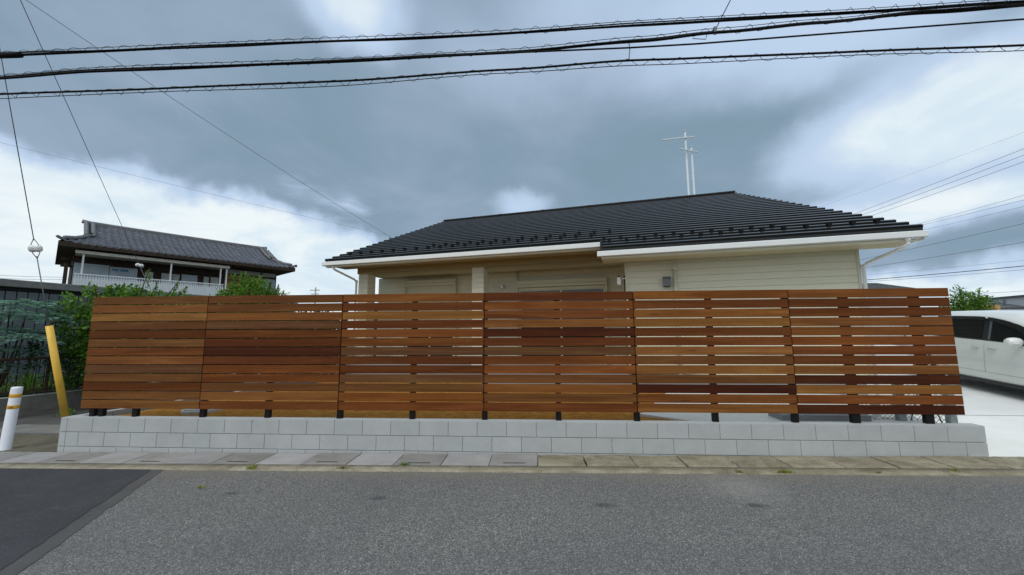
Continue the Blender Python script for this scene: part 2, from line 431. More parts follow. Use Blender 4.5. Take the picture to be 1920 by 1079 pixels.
def leafmat(name, stops, trans=0.35, rough=0.5):
    k = NT(name, rough, 0.35)
    ri = k.n.new('ShaderNodeNewGeometry').outputs['Random Per Island']
    c = k.ramp(ri, stops)
    k.col(c)
    tr = k.n.new('ShaderNodeBsdfTranslucent'); k.l.new(k.mix(1.0, c, (1.5, 1.6, 0.9), 'MULTIPLY'), tr.inputs[0])
    ms = k.n.new('ShaderNodeMixShader'); ms.inputs[0].default_value = trans
    k.l.new(k.b.outputs[0], ms.inputs[1]); k.l.new(tr.outputs[0], ms.inputs[2])
    k.l.new(ms.outputs[0], k.n['Material Output'].inputs[0])
    MAT[name] = k.m
leafmat('leaf_green', [(0.0, (0.030, 0.085, 0.012)), (0.5, (0.075, 0.175, 0.022)), (0.85, (0.14, 0.26, 0.035)), (1.0, (0.24, 0.36, 0.06))])
leafmat('leaf_dark', [(0.0, (0.010, 0.030, 0.010)), (0.6, (0.025, 0.060, 0.018)), (1.0, (0.05, 0.11, 0.03))])
leafmat('leaf_lime', [(0.0, (0.11, 0.15, 0.02)), (0.5, (0.21, 0.25, 0.035)), (1.0, (0.34, 0.37, 0.06))])
leafmat('leaf_blue', [(0.0, (0.11, 0.23, 0.21)), (0.5, (0.20, 0.36, 0.33)), (1.0, (0.34, 0.50, 0.46))], 0.2, 0.6)
leafmat('leaf_dry', [(0.0, (0.10, 0.10, 0.03)), (0.5, (0.17, 0.17, 0.05)), (1.0, (0.26, 0.24, 0.09))])

# ================================================================== mesh helpers
class MB:
    def __init__(s): s.v = []; s.f = []; s.mi = []; s.cur = 0
    def add(s, vs, fs):
        o = len(s.v); s.v += [tuple(p) for p in vs]; s.f += [tuple(o + i for i in f) for f in fs]; s.mi += [s.cur] * len(fs); return s
    def box(s, x0, x1, y0, y1, z0, z1):
        return s.add([(x0, y0, z0), (x1, y0, z0), (x1, y1, z0), (x0, y1, z0), (x0, y0, z1), (x1, y0, z1), (x1, y1, z1), (x0, y1, z1)],
                     [(0, 3, 2, 1), (4, 5, 6, 7), (0, 1, 5, 4), (1, 2, 6, 5), (2, 3, 7, 6), (3, 0, 4, 7)])
    def cbox(s, x0, x1, y0, y1, z0, z1, c=0.003):
        """box with chamfered edges"""
        X, Y, Z = (x0, x1), (y0, y1), (z0, z1); vs = []; idx = {}
        for i in (0, 1):
            for j in (0, 1):
                for l in (0, 1):
                    sx, sy, sz = (1, -1)[i], (1, -1)[j], (1, -1)[l]
                    for a in range(3):
                        p = [X[i] + sx * c, Y[j] + sy * c, Z[l] + sz * c]; p[a] = (X[i], Y[j], Z[l])[a]
                        idx[(i, j, l, a)] = len(vs); vs.append(p)
        fs = []
        for a in range(3):
            b, d = (a + 1) % 3, (a + 2) % 3
            for s_ in (0, 1):
                q = []
                for (u, w) in ((0, 0), (1, 0), (1, 1), (0, 1)):
                    t = [0, 0, 0]; t[a] = s_; t[b] = u; t[d] = w; q.append(idx[(*t, a)])
                fs.append(tuple(q) if s_ else tuple(reversed(q)))
        for a in range(3):
            b, d = (a + 1) % 3, (a + 2) % 3
            for u in (0, 1):
                for w in (0, 1):
                    t0 = [0, 0, 0]; t0[b] = u; t0[d] = w; t1 = list(t0); t1[a] = 1
                    q = (idx[(*t0, b)], idx[(*t1, b)], idx[(*t1, d)], idx[(*t0, d)])
                    fs.append(q if (u ^ w) == 0 else tuple(reversed(q)))
        for i in (0, 1):
            for j in (0, 1):
                for l in (0, 1):
                    q = (idx[(i, j, l, 0)], idx[(i, j, l, 1)], idx[(i, j, l, 2)])
                    fs.append(q if (i + j + l) % 2 else tuple(reversed(q)))
        return s.add(vs, fs)
    def tube(s, pts, r, n=8, caps=True, taper=None):
        pts = [Vector(p) for p in pts]; rings = []; vs = []; fs = []
        up = None
        for i, p in enumerate(pts):
            t = (pts[min(i + 1, len(pts) - 1)] - pts[max(i - 1, 0)]).normalized()
            if up is None:
                up = t.orthogonal().normalized()
            else:
                up = (up - t * up.dot(t)).normalized()
            w = t.cross(up)
            rr = r if taper is None else r + (taper - r) * i / (len(pts) - 1)
            for a in range(n):
                an = 2 * pi * a / n; vs.append(p + up * (cos(an) * rr) + w * (sin(an) * rr))
        for i in range(len(pts) - 1):
            for a in range(n):
                b = (a + 1) % n
                fs.append((i * n + a, i * n + b, (i + 1) * n + b, (i + 1) * n + a))
        if caps:
            fs.append(tuple(reversed(range(n)))); fs.append(tuple((len(pts) - 1) * n + a for a in range(n)))
        return s.add(vs, fs)
    def lathe(s, prof, n=20, c=(0, 0, 0)):
        """profile of (radius, z) turned about the z axis through c"""
        vs = []; fs = []
        for r, z in prof:
            for a in range(n):
                an = 2 * pi * a / n; vs.append((c[0] + r * cos(an), c[1] + r * sin(an), c[2] + z))
        for i in range(len(prof) - 1):
            for a in range(n):
                b = (a + 1) % n; fs.append((i * n + a, i * n + b, (i + 1) * n + b, (i + 1) * n + a))
        fs.append(tuple(reversed(range(n)))); fs.append(tuple((len(prof) - 1) * n + a for a in range(n)))
        return s.add(vs, fs)
    def prism(s, poly, y0, y1, plane='xz'):
        """poly in (a, b) extruded along the third axis"""
        n = len(poly)
        if plane == 'xz': A = [(a, y0, b) for a, b in poly] + [(a, y1, b) for a, b in poly]
        elif plane == 'yz': A = [(y0, a, b) for a, b in poly] + [(y1, a, b) for a, b in poly]
        else: A = [(a, b, y0) for a, b in poly] + [(a, b, y1) for a, b in poly]
        F = [tuple(range(n)), tuple(reversed(range(n, 2 * n)))] + [((i + 1) % n, i, n + i, n + (i + 1) % n) for i in range(n)]
        return s.add(A, F)
    def mesh(s, name, mats, smooth=False):
        me = bpy.data.meshes.new(name); me.from_pydata(s.v, [], s.f)
        for m in (mats if isinstance(mats, (list, tuple)) else [mats]): me.materials.append(MAT[m])
        if any(s.mi): me.polygons.foreach_set('material_index', s.mi)
        if smooth: me.polygons.foreach_set('use_smooth', [True] * len(me.polygons))
        me.update()
        return me
    def build(s, name, mats, parent=None, smooth=False, loc=None, **tags):
        o = bpy.data.objects.new(name, s.mesh(name, mats, smooth)); COL.objects.link(o)
        if parent is not None: o.parent = parent
        if loc is not None: o.location = loc
        for a, b in tags.items(): o[a] = b
        return o

def put(name, me, parent=None, loc=(0, 0, 0), rot=None, color=None):
    o = bpy.data.objects.new(name, me); COL.objects.link(o); o.parent = parent; o.location = loc
    if rot is not None: o.rotation_euler = rot
    if color is not None: o.color = (*color, 1)
    return o

def thing(name, label, cat, loc=(0, 0, 0), rotz=0.0, group=None):
    o = bpy.data.objects.new(name, None); COL.objects.link(o); o.empty_display_size = 0.2
    o.location = loc; o.rotation_euler = (0, 0, rotz); o['label'] = label; o['category'] = cat
    if group: o['group'] = group
    return o

def tag(o, label, cat, group=None):
    o['label'] = label; o['category'] = cat
    if group: o['group'] = group
    return o

def ss(a, b, x):
    t = min(1, max(0, (x - a) / (b - a))); return t * t * (3 - 2 * t)

def lerp(a, b, t): return a + (b - a) * t

def gz(x):            # the street falls gently to the left
    return -0.085 + 0.0095 * x

def sheet(name, x0, x1, y0, y1, nx, ny, h, mat, **tags):
    m = MB()
    vs = [(lerp(x0, x1, i / nx), lerp(y0, y1, j / ny)) for j in range(ny + 1) for i in range(nx + 1)]
    fs = [(j * (nx + 1) + i, j * (nx + 1) + i + 1, (j + 1) * (nx + 1) + i + 1, (j + 1) * (nx + 1) + i) for j in range(ny) for i in range(nx)]
    m.add([(x, y, h(x, y)) for x, y in vs], fs)
    return m.build(name, mat, None, True, kind='structure', **tags)

# ================================================================== ground, road, gutter
sheet('ground', -3000, 3000, -3000, 3000, 2, 2, lambda x, y: -1.3, 'far_ground')
sheet('road', -45, 70, -7.5, -0.60, 60, 8, lambda x, y: gz(x) - 0.014 + 0.012 * min(1.0, (-0.6 - y) / 2), 'asphalt_worn')
def roadz(x, y): return gz(x) - 0.014 + 0.012 * min(1.0, (-0.6 - y) / 2)
# newer dark patch at the left with a paler joint strip along its slanted edge
def slant(y, off=0.0): return 2.21 + (3.19 - 2.21) * (y + 0.71) / (-2.69 + 0.71) + off
def patch(name, xl, xr, mat, lift):
    m = MB(); n = 160; rows = []
    for j in range(n + 1):
        y = lerp(-0.62, -6.8, j / n)
        a = xl(y); b = xr(y) + 0.035 * noise.noise(Vector((y * 5.0, 2.0, 0))) + 0.018 * noise.noise(Vector((y * 17.0, 7.0, 0)))
        rows.append([(lerp(a, b, i / 8), y, roadz(lerp(a, b, i / 8), y) + lift) for i in range(9)])
    vs = [p for r_ in rows for p in r_]
    fs = [(j * 9 + i, (j + 1) * 9 + i, (j + 1) * 9 + i + 1, j * 9 + i + 1) for j in range(n) for i in range(8)]
    m.add(vs, fs)
    m.build(name, mat, None, True, kind='structure')
patch('road_patch', lambda y: -14.0, lambda y: slant(y, -0.16), 'asphalt_new', 0.008)
patch('road_patch_edge', lambda y: slant(y, -0.24), lambda y: slant(y, 0.0), 'asphalt_joint', 0.004)
sheet('ground_strip_far_side', -45, 70, -30, -7.5, 30, 4, lambda x, y: gz(x) - 0.03, 'far_ground')

# side lane at the left
sheet('lane', -14, 0.05 + 0.0, -0.02, 14, 24, 24, lambda x, y: gz(x) + 0.002 + 0.02 * y * 0.3 + 0.004 * sin(x * 3) * sin(y * 2), 'asphalt_lane')
m = MB()
for (a, b) in (((-2.75, 0.92), (-2.05, 1.55)), ):
    pass
st = [(-2.9, 1.0), (-1.22, 0.98), (-0.06, 1.02), (-0.02, 1.52), (-1.35, 1.50), (-2.9, 1.55)]
m.add([(x, y, gz(x) + 0.006 * y + 0.016) for x, y in st] + [(x, y, gz(x) - 0.05) for x, y in st],
      [(0, 1, 2, 3, 4, 5)] + [(i, 6 + i, 6 + (i + 1) % 6, (i + 1) % 6) for i in range(6)])
m.build('lane_concrete_strip', 'lane_strip', None, kind='structure')

m = MB(); dp = [(-2.3, -0.02), (-0.14, -0.02), (-0.10, 0.55), (-0.02, 0.96), (-1.2, 0.90), (-2.2, 0.86)]
m.add([(x, y, gz(x) + 0.008 * y + 0.0075) for x, y in dp], [(0, 1, 2, 3, 4, 5)])
m.build('lane_dirt', 'lane_dirt', None, kind='structure')
# yard, driveway
def yardh(x, y):
    yard = 0.315 + 0.02 * noise.noise(Vector((x * 1.3, y * 1.3, 0))) + 0.012 * noise.noise(Vector((x * 5, y * 5, 3)))
    return yard
m = MB()
NX, NY = 150, 60
def yx(x, y): return x + 0.262 * y * (1 if x < 1 else 0)
vs = []; fs = []
for j in range(NY + 1):
    y = 0.15 + (j / NY) ** 1.7 * 14.0
    for i in range(NX + 1):
        xl = 0.02 + 0.262 * y; x = lerp(xl, 12.3, i / NX)
        vs.append((x, y, yardh(x, y)))
fs = [(j * (NX + 1) + i, j * (NX + 1) + i + 1, (j + 1) * (NX + 1) + i + 1, (j + 1) * (NX + 1) + i) for j in range(NY) for i in range(NX)]
m.add(vs, fs); m.build('yard_soil', 'yard_soil', None, True, kind='structure')

def driveh(x, y):
    return min(0.012 + 0.056 * max(0, y), 0.9) + gz(12.4) * 0.6
m = MB(); vs = []; nx, ny = 30, 30
for j in range(ny + 1):
    for i in range(nx + 1):
        y = lerp(-0.02, 16, (j / ny) ** 1.3); x = lerp(12.24 + 0.237 * y, 21.0 + 0.237 * y, i / nx)
        vs.append((x, y, driveh(x, y)))
m.add(vs, [(j * (nx + 1) + i, j * (nx + 1) + i + 1, (j + 1) * (nx + 1) + i + 1, (j + 1) * (nx + 1) + i) for j in range(ny) for i in range(nx)])
m.build('driveway', 'drive_concrete', None, True, kind='structure')
# saw-cut lines across the driveway are grooves filled dark
m = MB()
for (xa, ya, xb, yb) in ((12.9, 1.9, 21.3, 1.9), (13.2, 4.0, 22.0, 4.0)):
    m.add([(xa, ya, driveh(xa, ya) + 0.004), (xb, yb, driveh(xb, yb) + 0.004), (xb, yb + 0.012, driveh(xb, yb) + 0.0045), (xa, ya + 0.012, driveh(xa, ya) + 0.0045)], [(0, 1, 2, 3)])
m.build('driveway_joint', 'joint_dark', None, kind='structure')
# paved terrace behind the fence, set flush on the soil
m = MB(); ter = [(8.52, 0.98), (8.38, 0.80), (9.05, 0.32), (12.2, 0.32), (13.6, 6.2), (11.2, 6.2)]
m.add([(x, y, 0.352) for x, y in ter] + [(x, y, 0.25) for x, y in ter],
      [(0, 1, 2, 3, 4, 5)] + [(i, 6 + i, 6 + (i + 1) % 6, (i + 1) % 6) for i in range(6)])
m.build('terrace', 'drive_concrete', None, kind='structure')

# ---- gutter covers: one slab every 0.6 m, alternate covers with a lifting slot
gut = MB(); gut.add([(-14, -0.64, gz(-14) - 0.05), (40, -0.64, gz(40) - 0.05), (40, 0.02, gz(40) - 0.05), (-14, 0.02, gz(-14) - 0.05)], [(0, 1, 2, 3)])
plain('gutter_dark', (0.035, 0.033, 0.030), 0.95, 0.1)
gut_o = gut.build('gutter', 'gutter_dark', None, kind='structure')
tilt = math.atan(0.0095)
def slab_mesh(nm, mat, slot, seed):
    rr = random.Random(seed); m = MB(); L, W = (0.592 if mat != 'kerb_rough' else 0.582), 0.425
    # cover top with slightly worn corners; the slot is a real recess between four pieces
    if slot:
        sx0, sx1, sy0, sy1 = 0.165, 0.445, 0.060, 0.105
        m.cbox(0, L, 0, sy0, -0.045, 0, 0.004)
        m.cbox(0, sx0, sy0, sy1, -0.045, -0.0004, 0.0008)
        m.cbox(sx1, L, sy0, sy1, -0.045, -0.0004, 0.0008)
        m.cbox(0, L, sy1, W, -0.045, 0, 0.004)
        m.cur = 1; m.box(sx0, sx1, sy0, sy1, -0.044, -0.005); m.cur = 0
    else:
        m.cbox(0, L, 0, W, -0.045, 0, 0.004)
    return m.mesh(nm, [mat, 'slot_dirt'])
plain('slot_dirt', (0.075, 0.066, 0.052), 0.98, 0.1, var=0.4, scale=30)
def rough_slab(seed):
    rr = random.Random(seed); m = MB(); L, W, n, q = 0.583, 0.425, 14, 10; vs = []
    for j in range(q + 1):
        for i in range(n + 1):
            x = L * i / n; y = W * j / q; e = min(i, n - i, j, q - j)
            dx = rr.uniform(-0.006, 0.006) if i in (0, n) else 0
            vs.append((x + dx, y + (rr.uniform(-0.004, 0.004) if j in (0, q) else 0), (0 if e else -0.008) + rr.uniform(-0.0025, 0.0025)))
    fs = [(j * (n + 1) + i, j * (n + 1) + i + 1, (j + 1) * (n + 1) + i + 1, (j + 1) * (n + 1) + i) for j in range(q) for i in range(n)]
    m.add(vs, fs)
    ring = [i for i in range(n + 1)] + [j * (n + 1) + n for j in range(1, q + 1)] + [q * (n + 1) + i for i in range(n - 1, -1, -1)] + [j * (n + 1) for j in range(q - 1, 0, -1)]
    b0 = len(m.v); m.add([(vs[r_][0], vs[r_][1], -0.045) for r_ in ring], [])
    K = len(ring)
    m.f += [(ring[i], b0 + i, b0 + (i + 1) % K, ring[(i + 1) % K]) for i in range(K)]; m.mi += [0] * K
    return m.mesh('slab', 'kerb_rough')
SL = [slab_mesh('slab', 'cover_slab', True, 1), slab_mesh('slab', 'cover_slab_pale', False, 2), [rough_slab(q_) for q_ in range(6)]]
i = 0
x = 6.812 - 0.6 * 26
while x < 22:
    if x < 6.8: me = SL[0] if round((6.812 - x) / 0.6) % 2 == 1 else SL[1]
    else: me = SL[2][i % 6]
    dz = R.uniform(-0.004, 0.004) if x < 6.8 else R.uniform(-0.007, 0.004)
    o = put('slab', me, gut_o, (x + 0.004, -0.447, gz(x) + 0.012 + dz), (0, -tilt + R.uniform(-0.004, 0.004), R.uniform(-0.004, 0.004)))
    x += 0.6; i += 1
# mortar strip between covers and road, broken into lengths
x = -9.0
while x < 22:
    L = R.choice((1.2, 1.8, 2.4)) if x > 6 else 3.0
    m = MB(); n = 24; vs = []
    for q in range(n + 1):
        xx = x + (L - 0.006) * q / n
        j0 = 0.012 * noise.noise(Vector((xx * 4, 0, 0))); j1 = 0.004 * noise.noise(Vector((xx * 9, 5, 0)))
        zz = gz(xx)
        vs += [(xx, -0.625 + j0, zz - 0.04), (xx, -0.622 + j0, zz - 0.006 + 0.25 * j0), (xx, -0.56, zz + 0.001 + j1), (xx, -0.455 + j1, zz + 0.006), (xx, -0.455 + j1, zz - 0.04)]
    fs = [(q * 5 + a, (q + 1) * 5 + a, (q + 1) * 5 + a + 1, q * 5 + a + 1) for q in range(n) for a in range(4)]
    fs += [(0, 1, 2, 3, 4), tuple(n * 5 + a for a in (4, 3, 2, 1, 0))]
    m.add(vs, fs)
    m.build('kerb_edge', 'kerb_mortar' if x < 6 else 'kerb_rough', gut_o, True)
    x += L

# ================================================================== low block wall
T = 0.15
wall = thing('block_wall', 'low pale grey concrete block wall under the cedar fence', 'wall', (0, 0, 0))
m = MB(); m.box(0.004, 12.43, 0.005, T - 0.005, -0.19, 0.386)
m.build('mortar_core', 'joint_dark', wall)
def block_me(L, c=0.0025): return MB().cbox(0, L, 0, T, 0, 0.192, c).mesh('block', 'block_concrete')
BM = block_me(0.3945); HALF = block_me(0.1945); THIN = block_me(0.0985); Q = block_me(0.246)
blocks = []
for row in range(3):
    z = 0.2 - 0.2 * row + 0.004
    blocks.append((THIN, -0.1, z))
    if row == 1:
        blocks.append((HALF, 0.003, z)); x = 0.203
        while x < 12.1: blocks.append((BM, x, z)); x += 0.4
        blocks.append((Q, x, z))
    else:
        x = 0.003
        for i in range(30): blocks.append((BM, x, z)); x += 0.4
        blocks.append((block_me(0.4435), 12.003, z))
for me, x, z in blocks:
    put('block', me, wall, (x, R.uniform(-0.0006, 0.0006), z + R.uniform(-0.0006, 0.0006)))
# thin cap of mortar on top
MB().cbox(-0.098, 12.443, 0.004, T - 0.004, 0.3962, 0.4005, 0.0012).build('cap', 'old_concrete_lit_top' if False else 'block_concrete', wall)
# return wall running back on the left
ra = math.atan2(0.965, 0.262)
wall2 = thing('block_wall', 'short return of the grey block wall running back beside the side lane', 'wall', (-0.1, 0.155, 0), ra)
MB().box(0.0, 3.58, -0.095, -0.005, -0.19, 0.386).build('mortar_core', 'joint_dark', wall2)
BR = MB().cbox(0, 0.3945, -0.1, 0, 0, 0.196, 0.0025).mesh('block', 'block_concrete')
for row in range(3):
    x = 0.0 if row % 2 == 0 else -0.0
    for i in range(9):
        put('block', BR, wall2, (0.003 + 0.4 * i + (0.0 if row % 2 == 0 else 0.0), 0, 0.2 - 0.2 * row + 0.002))

# ================================================================== cedar fence
fence = thing('wooden_fence', 'long cedar slat fence of six panels standing on the block wall', 'fence', (0, 0.06, 0.4))
XS = [0.0974, 1.9412, 4.006, 6.0808, 8.1673, 10.2455, 12.3039]
ZB, ZT = 0.1226, 1.7629
PITCH = (ZT - ZB + 0.0125) / 13
BH = PITCH - 0.0125
TONE = {'L': (0.315, 0.138, 0.040), 'l': (0.268, 0.106, 0.030), 'o': (0.250, 0.084, 0.021), 'm': (0.198, 0.080, 0.026), 'g': (0.165, 0.075, 0.030),
        'r': (0.195, 0.063, 0.017), 'R': (0.155, 0.047, 0.013), 'd': (0.082, 0.022, 0.008)}
ROWS = ['mmlmRmollggRmr'[:0] + 'mlLmRmrlgmRml', 'mmlgRRdRrrmlr', 'orLRorgRRgmor', 'RrRodRgRmRmlo'[:0] + 'RorldRgromlmr', 'lrollorLmlmdor'[:0] + 'orlLrrLmlmdol', 'oddloorrldLLd'[:0] + 'oRRlorolRLdod']
ROWS[5] = 'oRRloororddod'[:0] + 'oRRlroorloRoo'[:0] + 'oRRloorrldLod'
for p in range(6):
    x0, x1 = XS[p] + 0.006, XS[p + 1] - 0.006
    me = MB().cbox(0, x1 - x0, 0, 0.021, 0, BH, 0.0018).mesh('board', 'cedar_board')
    for r_ in range(13):
        z = ZT - (r_ + 1) * PITCH + 0.0125
        c = TONE[ROWS[p][r_]]; q = R.uniform(0.84, 1.04)
        cc = (c[0] * q * 1.03, c[1] * q * R.uniform(1.03, 1.15), c[2] * q * R.uniform(0.95, 1.15))
        put('board', me, fence, (x0 + R.uniform(-0.0012, 0.0012), R.uniform(-0.001, 0.001), z + R.uniform(-0.0013, 0.0013)),
            (0, R.uniform(-0.0006, 0.0006), 0), cc)
PX = [0.26, 0.40, 0.929, 1.969, 2.952, 4.019, 5.066, 6.089, 7.108, 8.165, 9.2, 10.225, 10.985, 11.894]
pm = MB().cbox(-0.037, 0.037, 0, 0.06, 0, ZT - 0.005, 0.003).mesh('post', 'black_post')
pl = MB().cbox(-0.052, 0.052, 0, 0.06, 0, ZT - 0.005, 0.003).mesh('post', 'black_post')
for x in PX: put('post', pl if x > 10.9 else pm, fence, (x, 0.0225, 0.0015))

# ================================================================== main house
HR = radians(-13.7)
house = thing('bungalow', 'single storey cream bungalow with a glossy black stepped metal roof behind the fence', 'house', (13.695, 1.676, 0.0), HR)
G0 = 0.33
SLP = 0.505; VR = 5.45; NC = 25; DV = VR / NC
def zr(v): return 3.445 + SLP * v
def uR(v): return 0.0 - 1.56 * v / VR
def uL(v): return -13.72 + 1.52 * (v - 0.66) / (VR - 0.66)
for kx in range(NC):
    v0, v1 = kx * DV, (kx + 1) * DV
    left = -5.58 if v0 < 0.64 else uL(v0)
    right = uR(v0)
    # profile of one course: turned-down nose, rounded top edge, pan running up under the next nose
    pr = [(v0 + 0.008, zr(v0) - 0.034), (v0, zr(v0) + 0.016), (v0 + 0.006, zr(v0) + 0.024),
          (v0 + 0.050, zr(v0) + 0.046), (v1 + 0.014, zr(v1) - 0.030), (v1 + 0.014, zr(v1) - 0.05)]
    m = MB(); n = len(pr)
    A = [(left, a, b) for a, b in pr] + [(right, a, b) for a, b in pr]
    m.add(A, [tuple(reversed(range(n))), tuple(range(n, 2 * n))] + [(i, (i + 1) % n, n + (i + 1) % n, n + i) for i in range(n)])
    m.build('roof_course', 'roof_black', house)
# rear slope, end slopes and ridge cap
zt = zr(VR)
m = MB()
uRr, uLr = uR(VR), uL(VR)
m.add([(uLr, VR, zt - 0.02), (uRr, VR, zt - 0.02), (0.0, 2 * VR, zr(0) - 0.02), (-13.72, 2 * VR - 0.66, zr(0.66) - 0.02)], [(0, 1, 2, 3)])
m.add([(uR(0) - 0.01, 0.03, zr(0) - 0.03), (uRr - 0.01, VR, zt - 0.03), (-0.01, 2 * VR, zr(0) - 0.03)], [(0, 2, 1)])
m.add([(uL(0.66) + 0.01, 0.69, zr(0.66) - 0.03), (uLr + 0.01, VR, zt - 0.03), (-13.71, 2 * VR - 0.66, zr(0.66) - 0.03)], [(0, 1, 2)])
m.build('rear_roof', 'roof_black', house)
MB().cbox(uLr - 0.05, uRr + 0.05, VR - 0.09, VR + 0.09, zt - 0.02, zt + 0.035, 0.01).build('ridge_cap', 'roof_black', house)
for uu in (-10.9, -9.75, -8.05, -6.3, -5.1, -3.6):
    MB().cbox(uu - 0.06, uu + 0.06, VR - 0.10, VR + 0.05, zt + 0.0352, zt + 0.043, 0.003).build('ridge_clip', 'white_metal', house)
# eaves: black drip edge, white gutter, cream under-board
MB().cbox(-5.58, -0.005, 0.004, 0.06, zr(0) - 0.105, zr(0) - 0.0285, 0.004).build('drip_edge', 'roof_black', house)
MB().cbox(-13.70, -5.585, 0.664, 0.72, zr(0.66) - 0.105, zr(0.66) - 0.02, 0.004).build('drip_edge', 'roof_black', house)
MB().cbox(-5.60, -5.582, 0.0, 0.70, zr(0) - 0.08, zr(0) + 0.02, 0.004).build('drip_edge', 'roof_black', house)
MB().cbox(-5.66, 0.0, -0.115, 0.0, 3.225, 3.338, 0.010).build('gutter', 'white_metal', house)
MB().cbox(-13.72, -5.57, 0.535, 0.655, 3.575, 3.690, 0.010).build('gutter', 'white_metal', house)
MB().cbox(-5.58, -0.03, -0.045, 0.10, 3.185, 3.2345, 0.004).build('fascia', 'cream_trim', house)
MB().cbox(-13.62, -5.58, 0.60, 0.72, 3.530, 3.5745, 0.004).build('fascia', 'cream_trim', house)
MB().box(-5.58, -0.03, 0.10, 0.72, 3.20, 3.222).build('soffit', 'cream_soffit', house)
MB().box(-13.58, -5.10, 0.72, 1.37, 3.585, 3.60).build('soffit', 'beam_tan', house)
MB().box(-5.60, -5.555, 0.002, 0.74, 3.225, 3.62).build('step_board', 'roof_black', house)
def slanted(name, x0_, x1_, yA, yB, zA, zB, th, mt):
    m = MB(); m.add([(x0_, yA, zA - th), (x0_, yA, zA), (x1_, yB, zB), (x1_, yB, zB - th), (x0_ - 0.03, yA, zA - th), (x0_ - 0.03, yA, zA), (x1_ - 0.03, yB, zB), (x1_ - 0.03, yB, zB - th)],
      [(0, 3, 2, 1), (4, 5, 6, 7), (0, 4, 7, 3), (1, 2, 6, 5), (0, 1, 5, 4), (2, 3, 7, 6)])
    m.build(name, mt, house)
slanted('barge_board', -0.02, uR(VR) - 0.02, 0.06, VR, zr(0.06) - 0.055, zr(VR) - 0.055, 0.14, 'white_metal')
slanted('barge_board', uL(0.72) + 0.05, uL(VR) + 0.05, 0.74, VR, zr(0.72) - 0.055, zr(VR) - 0.055, 0.14, 'white_metal')
# gable ends lean in with the roof edge
m = MB(); m.add([(-0.665, 0.76, 3.18), (-0.665, 2 * VR - 0.9, 3.18), (uR(VR) - 0.35, VR, zr(VR) - 0.22), (-4.0, 0.76, 3.18), (-4.0, 2 * VR - 0.9, 3.18), (-4.0, VR, zr(VR) - 0.22)], [(0, 1, 2), (3, 5, 4), (0, 2, 5, 3), (1, 4, 5, 2)])
m.build('gable_wall', 'siding', house)
m = MB(); m.add([(-13.2, 2.70, 3.40), (-13.2, 2 * VR - 0.95, 3.40), (uL(VR) + 0.5, VR, zr(VR) - 0.22), (-9.0, 2.70, 3.40), (-9.0, 2 * VR - 0.95, 3.40), (-9.0, VR, zr(VR) - 0.22)], [(1, 0, 2), (3, 4, 5), (0, 3, 5, 2), (1, 2, 5, 4)])
m.build('gable_wall', 'siding', house)

def lap_wall(parent, x0, x1, y, z0, z1, h=0.1435, nm='siding_board', axis='x', sgn=-1):
    """lap siding: every board overlaps the one below it"""
    z = z0
    while z < z1 - 0.01:
        zt_ = min(z + h - 0.007, z1)
        a, b = 0.016, 0.012
        if axis == 'x':
            m = MB(); m.add([(x0, y + sgn * a, z), (x1, y + sgn * a, z), (x1, y + sgn * b, zt_), (x0, y + sgn * b, zt_),
                             (x0, y, z), (x1, y, z), (x1, y, zt_), (x0, y, zt_)],
                            [(0, 1, 2, 3), (1, 5, 6, 2), (5, 4, 7, 6), (4, 0, 3, 7), (4, 5, 1, 0), (3, 2, 6, 7)])
        else:
            m = MB(); m.add([(y + sgn * a, x0, z), (y + sgn * a, x1, z), (y + sgn * b, x1, zt_), (y + sgn * b, x0, zt_),
                             (y, x0, z), (y, x1, z), (y, x1, zt_), (y, x0, zt_)],
                            [(0, 1, 2, 3), (1, 5, 6, 2), (5, 4, 7, 6), (4, 0, 3, 7), (4, 5, 1, 0), (3, 2, 6, 7)])
        m.build(nm, 'siding', parent)
        z += h
WT = 3.20
# right block
MB().box(-5.07, -0.66, 0.72, 2 * VR - 0.8, G0 + 0.35, WT - 0.001).build('wall', 'siding', house)
lap_wall(house, -5.05, -0.68, 0.72, G0 + 0.35, WT - 0.002)
MB().cbox(-5.10, -5.045, 0.688, 0.76, G0 + 0.34, WT - 0.001, 0.003).build('corner_trim', 'cream_trim', house)
MB().cbox(-0.685, -0.635, 0.688, 0.76, G0 + 0.34, WT - 0.001, 0.003).build('corner_trim', 'cream_trim', house)
lap_wall(house, 0.76, 2.6, -5.07, G0 + 0.35, WT + 0.2, axis='y')
lap_wall(house, 0.76, 8.0, -0.66, G0 + 0.35, WT - 0.15, axis='y', sgn=1)
MB().box(-5.13, -5.072, 1.35, 2.62, 3.16, 3.585).build('wall', 'siding', house)
MB().box(-13.2, -0.70, 0.78, 2 * VR - 0.85, G0 - 0.1, G0 + 0.349).build('foundation', 'foundation_grey', house)
# recessed porch: columns, beam, ceiling, back wall
for (a, b) in ((-13.06, -12.70), (-9.24, -8.87)):
    MB().box(a + 0.02, b - 0.02, 1.37, 1.73, G0 + 0.35, 3.41).build('column', 'siding', house)
    lap_wall(house, a + 0.018, b - 0.018, 1.37, G0 + 0.35, 3.41, nm='column_board')
    for s_, xx in ((-1, a + 0.02), (1, b - 0.02)):
        lap_wall(house, 1.37, 1.73, xx, G0 + 0.35, 3.41, nm='column_board', axis='y', sgn=s_)
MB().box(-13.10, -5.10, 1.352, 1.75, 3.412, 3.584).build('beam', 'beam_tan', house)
MB().box(-12.53, -9.32, 1.346, 1.3515, 3.402, 3.414).build('beam_drip', 'joint_dark', house)
MB().box(-8.77, -5.13, 1.346, 1.3515, 3.402, 3.414).build('beam_drip', 'joint_dark', house)
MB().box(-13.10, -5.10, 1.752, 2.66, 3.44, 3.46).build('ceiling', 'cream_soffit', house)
MB().box(-13.24, -5.14, 2.63, 2.75, G0 + 0.35, 3.44).build('wall', 'siding', house)
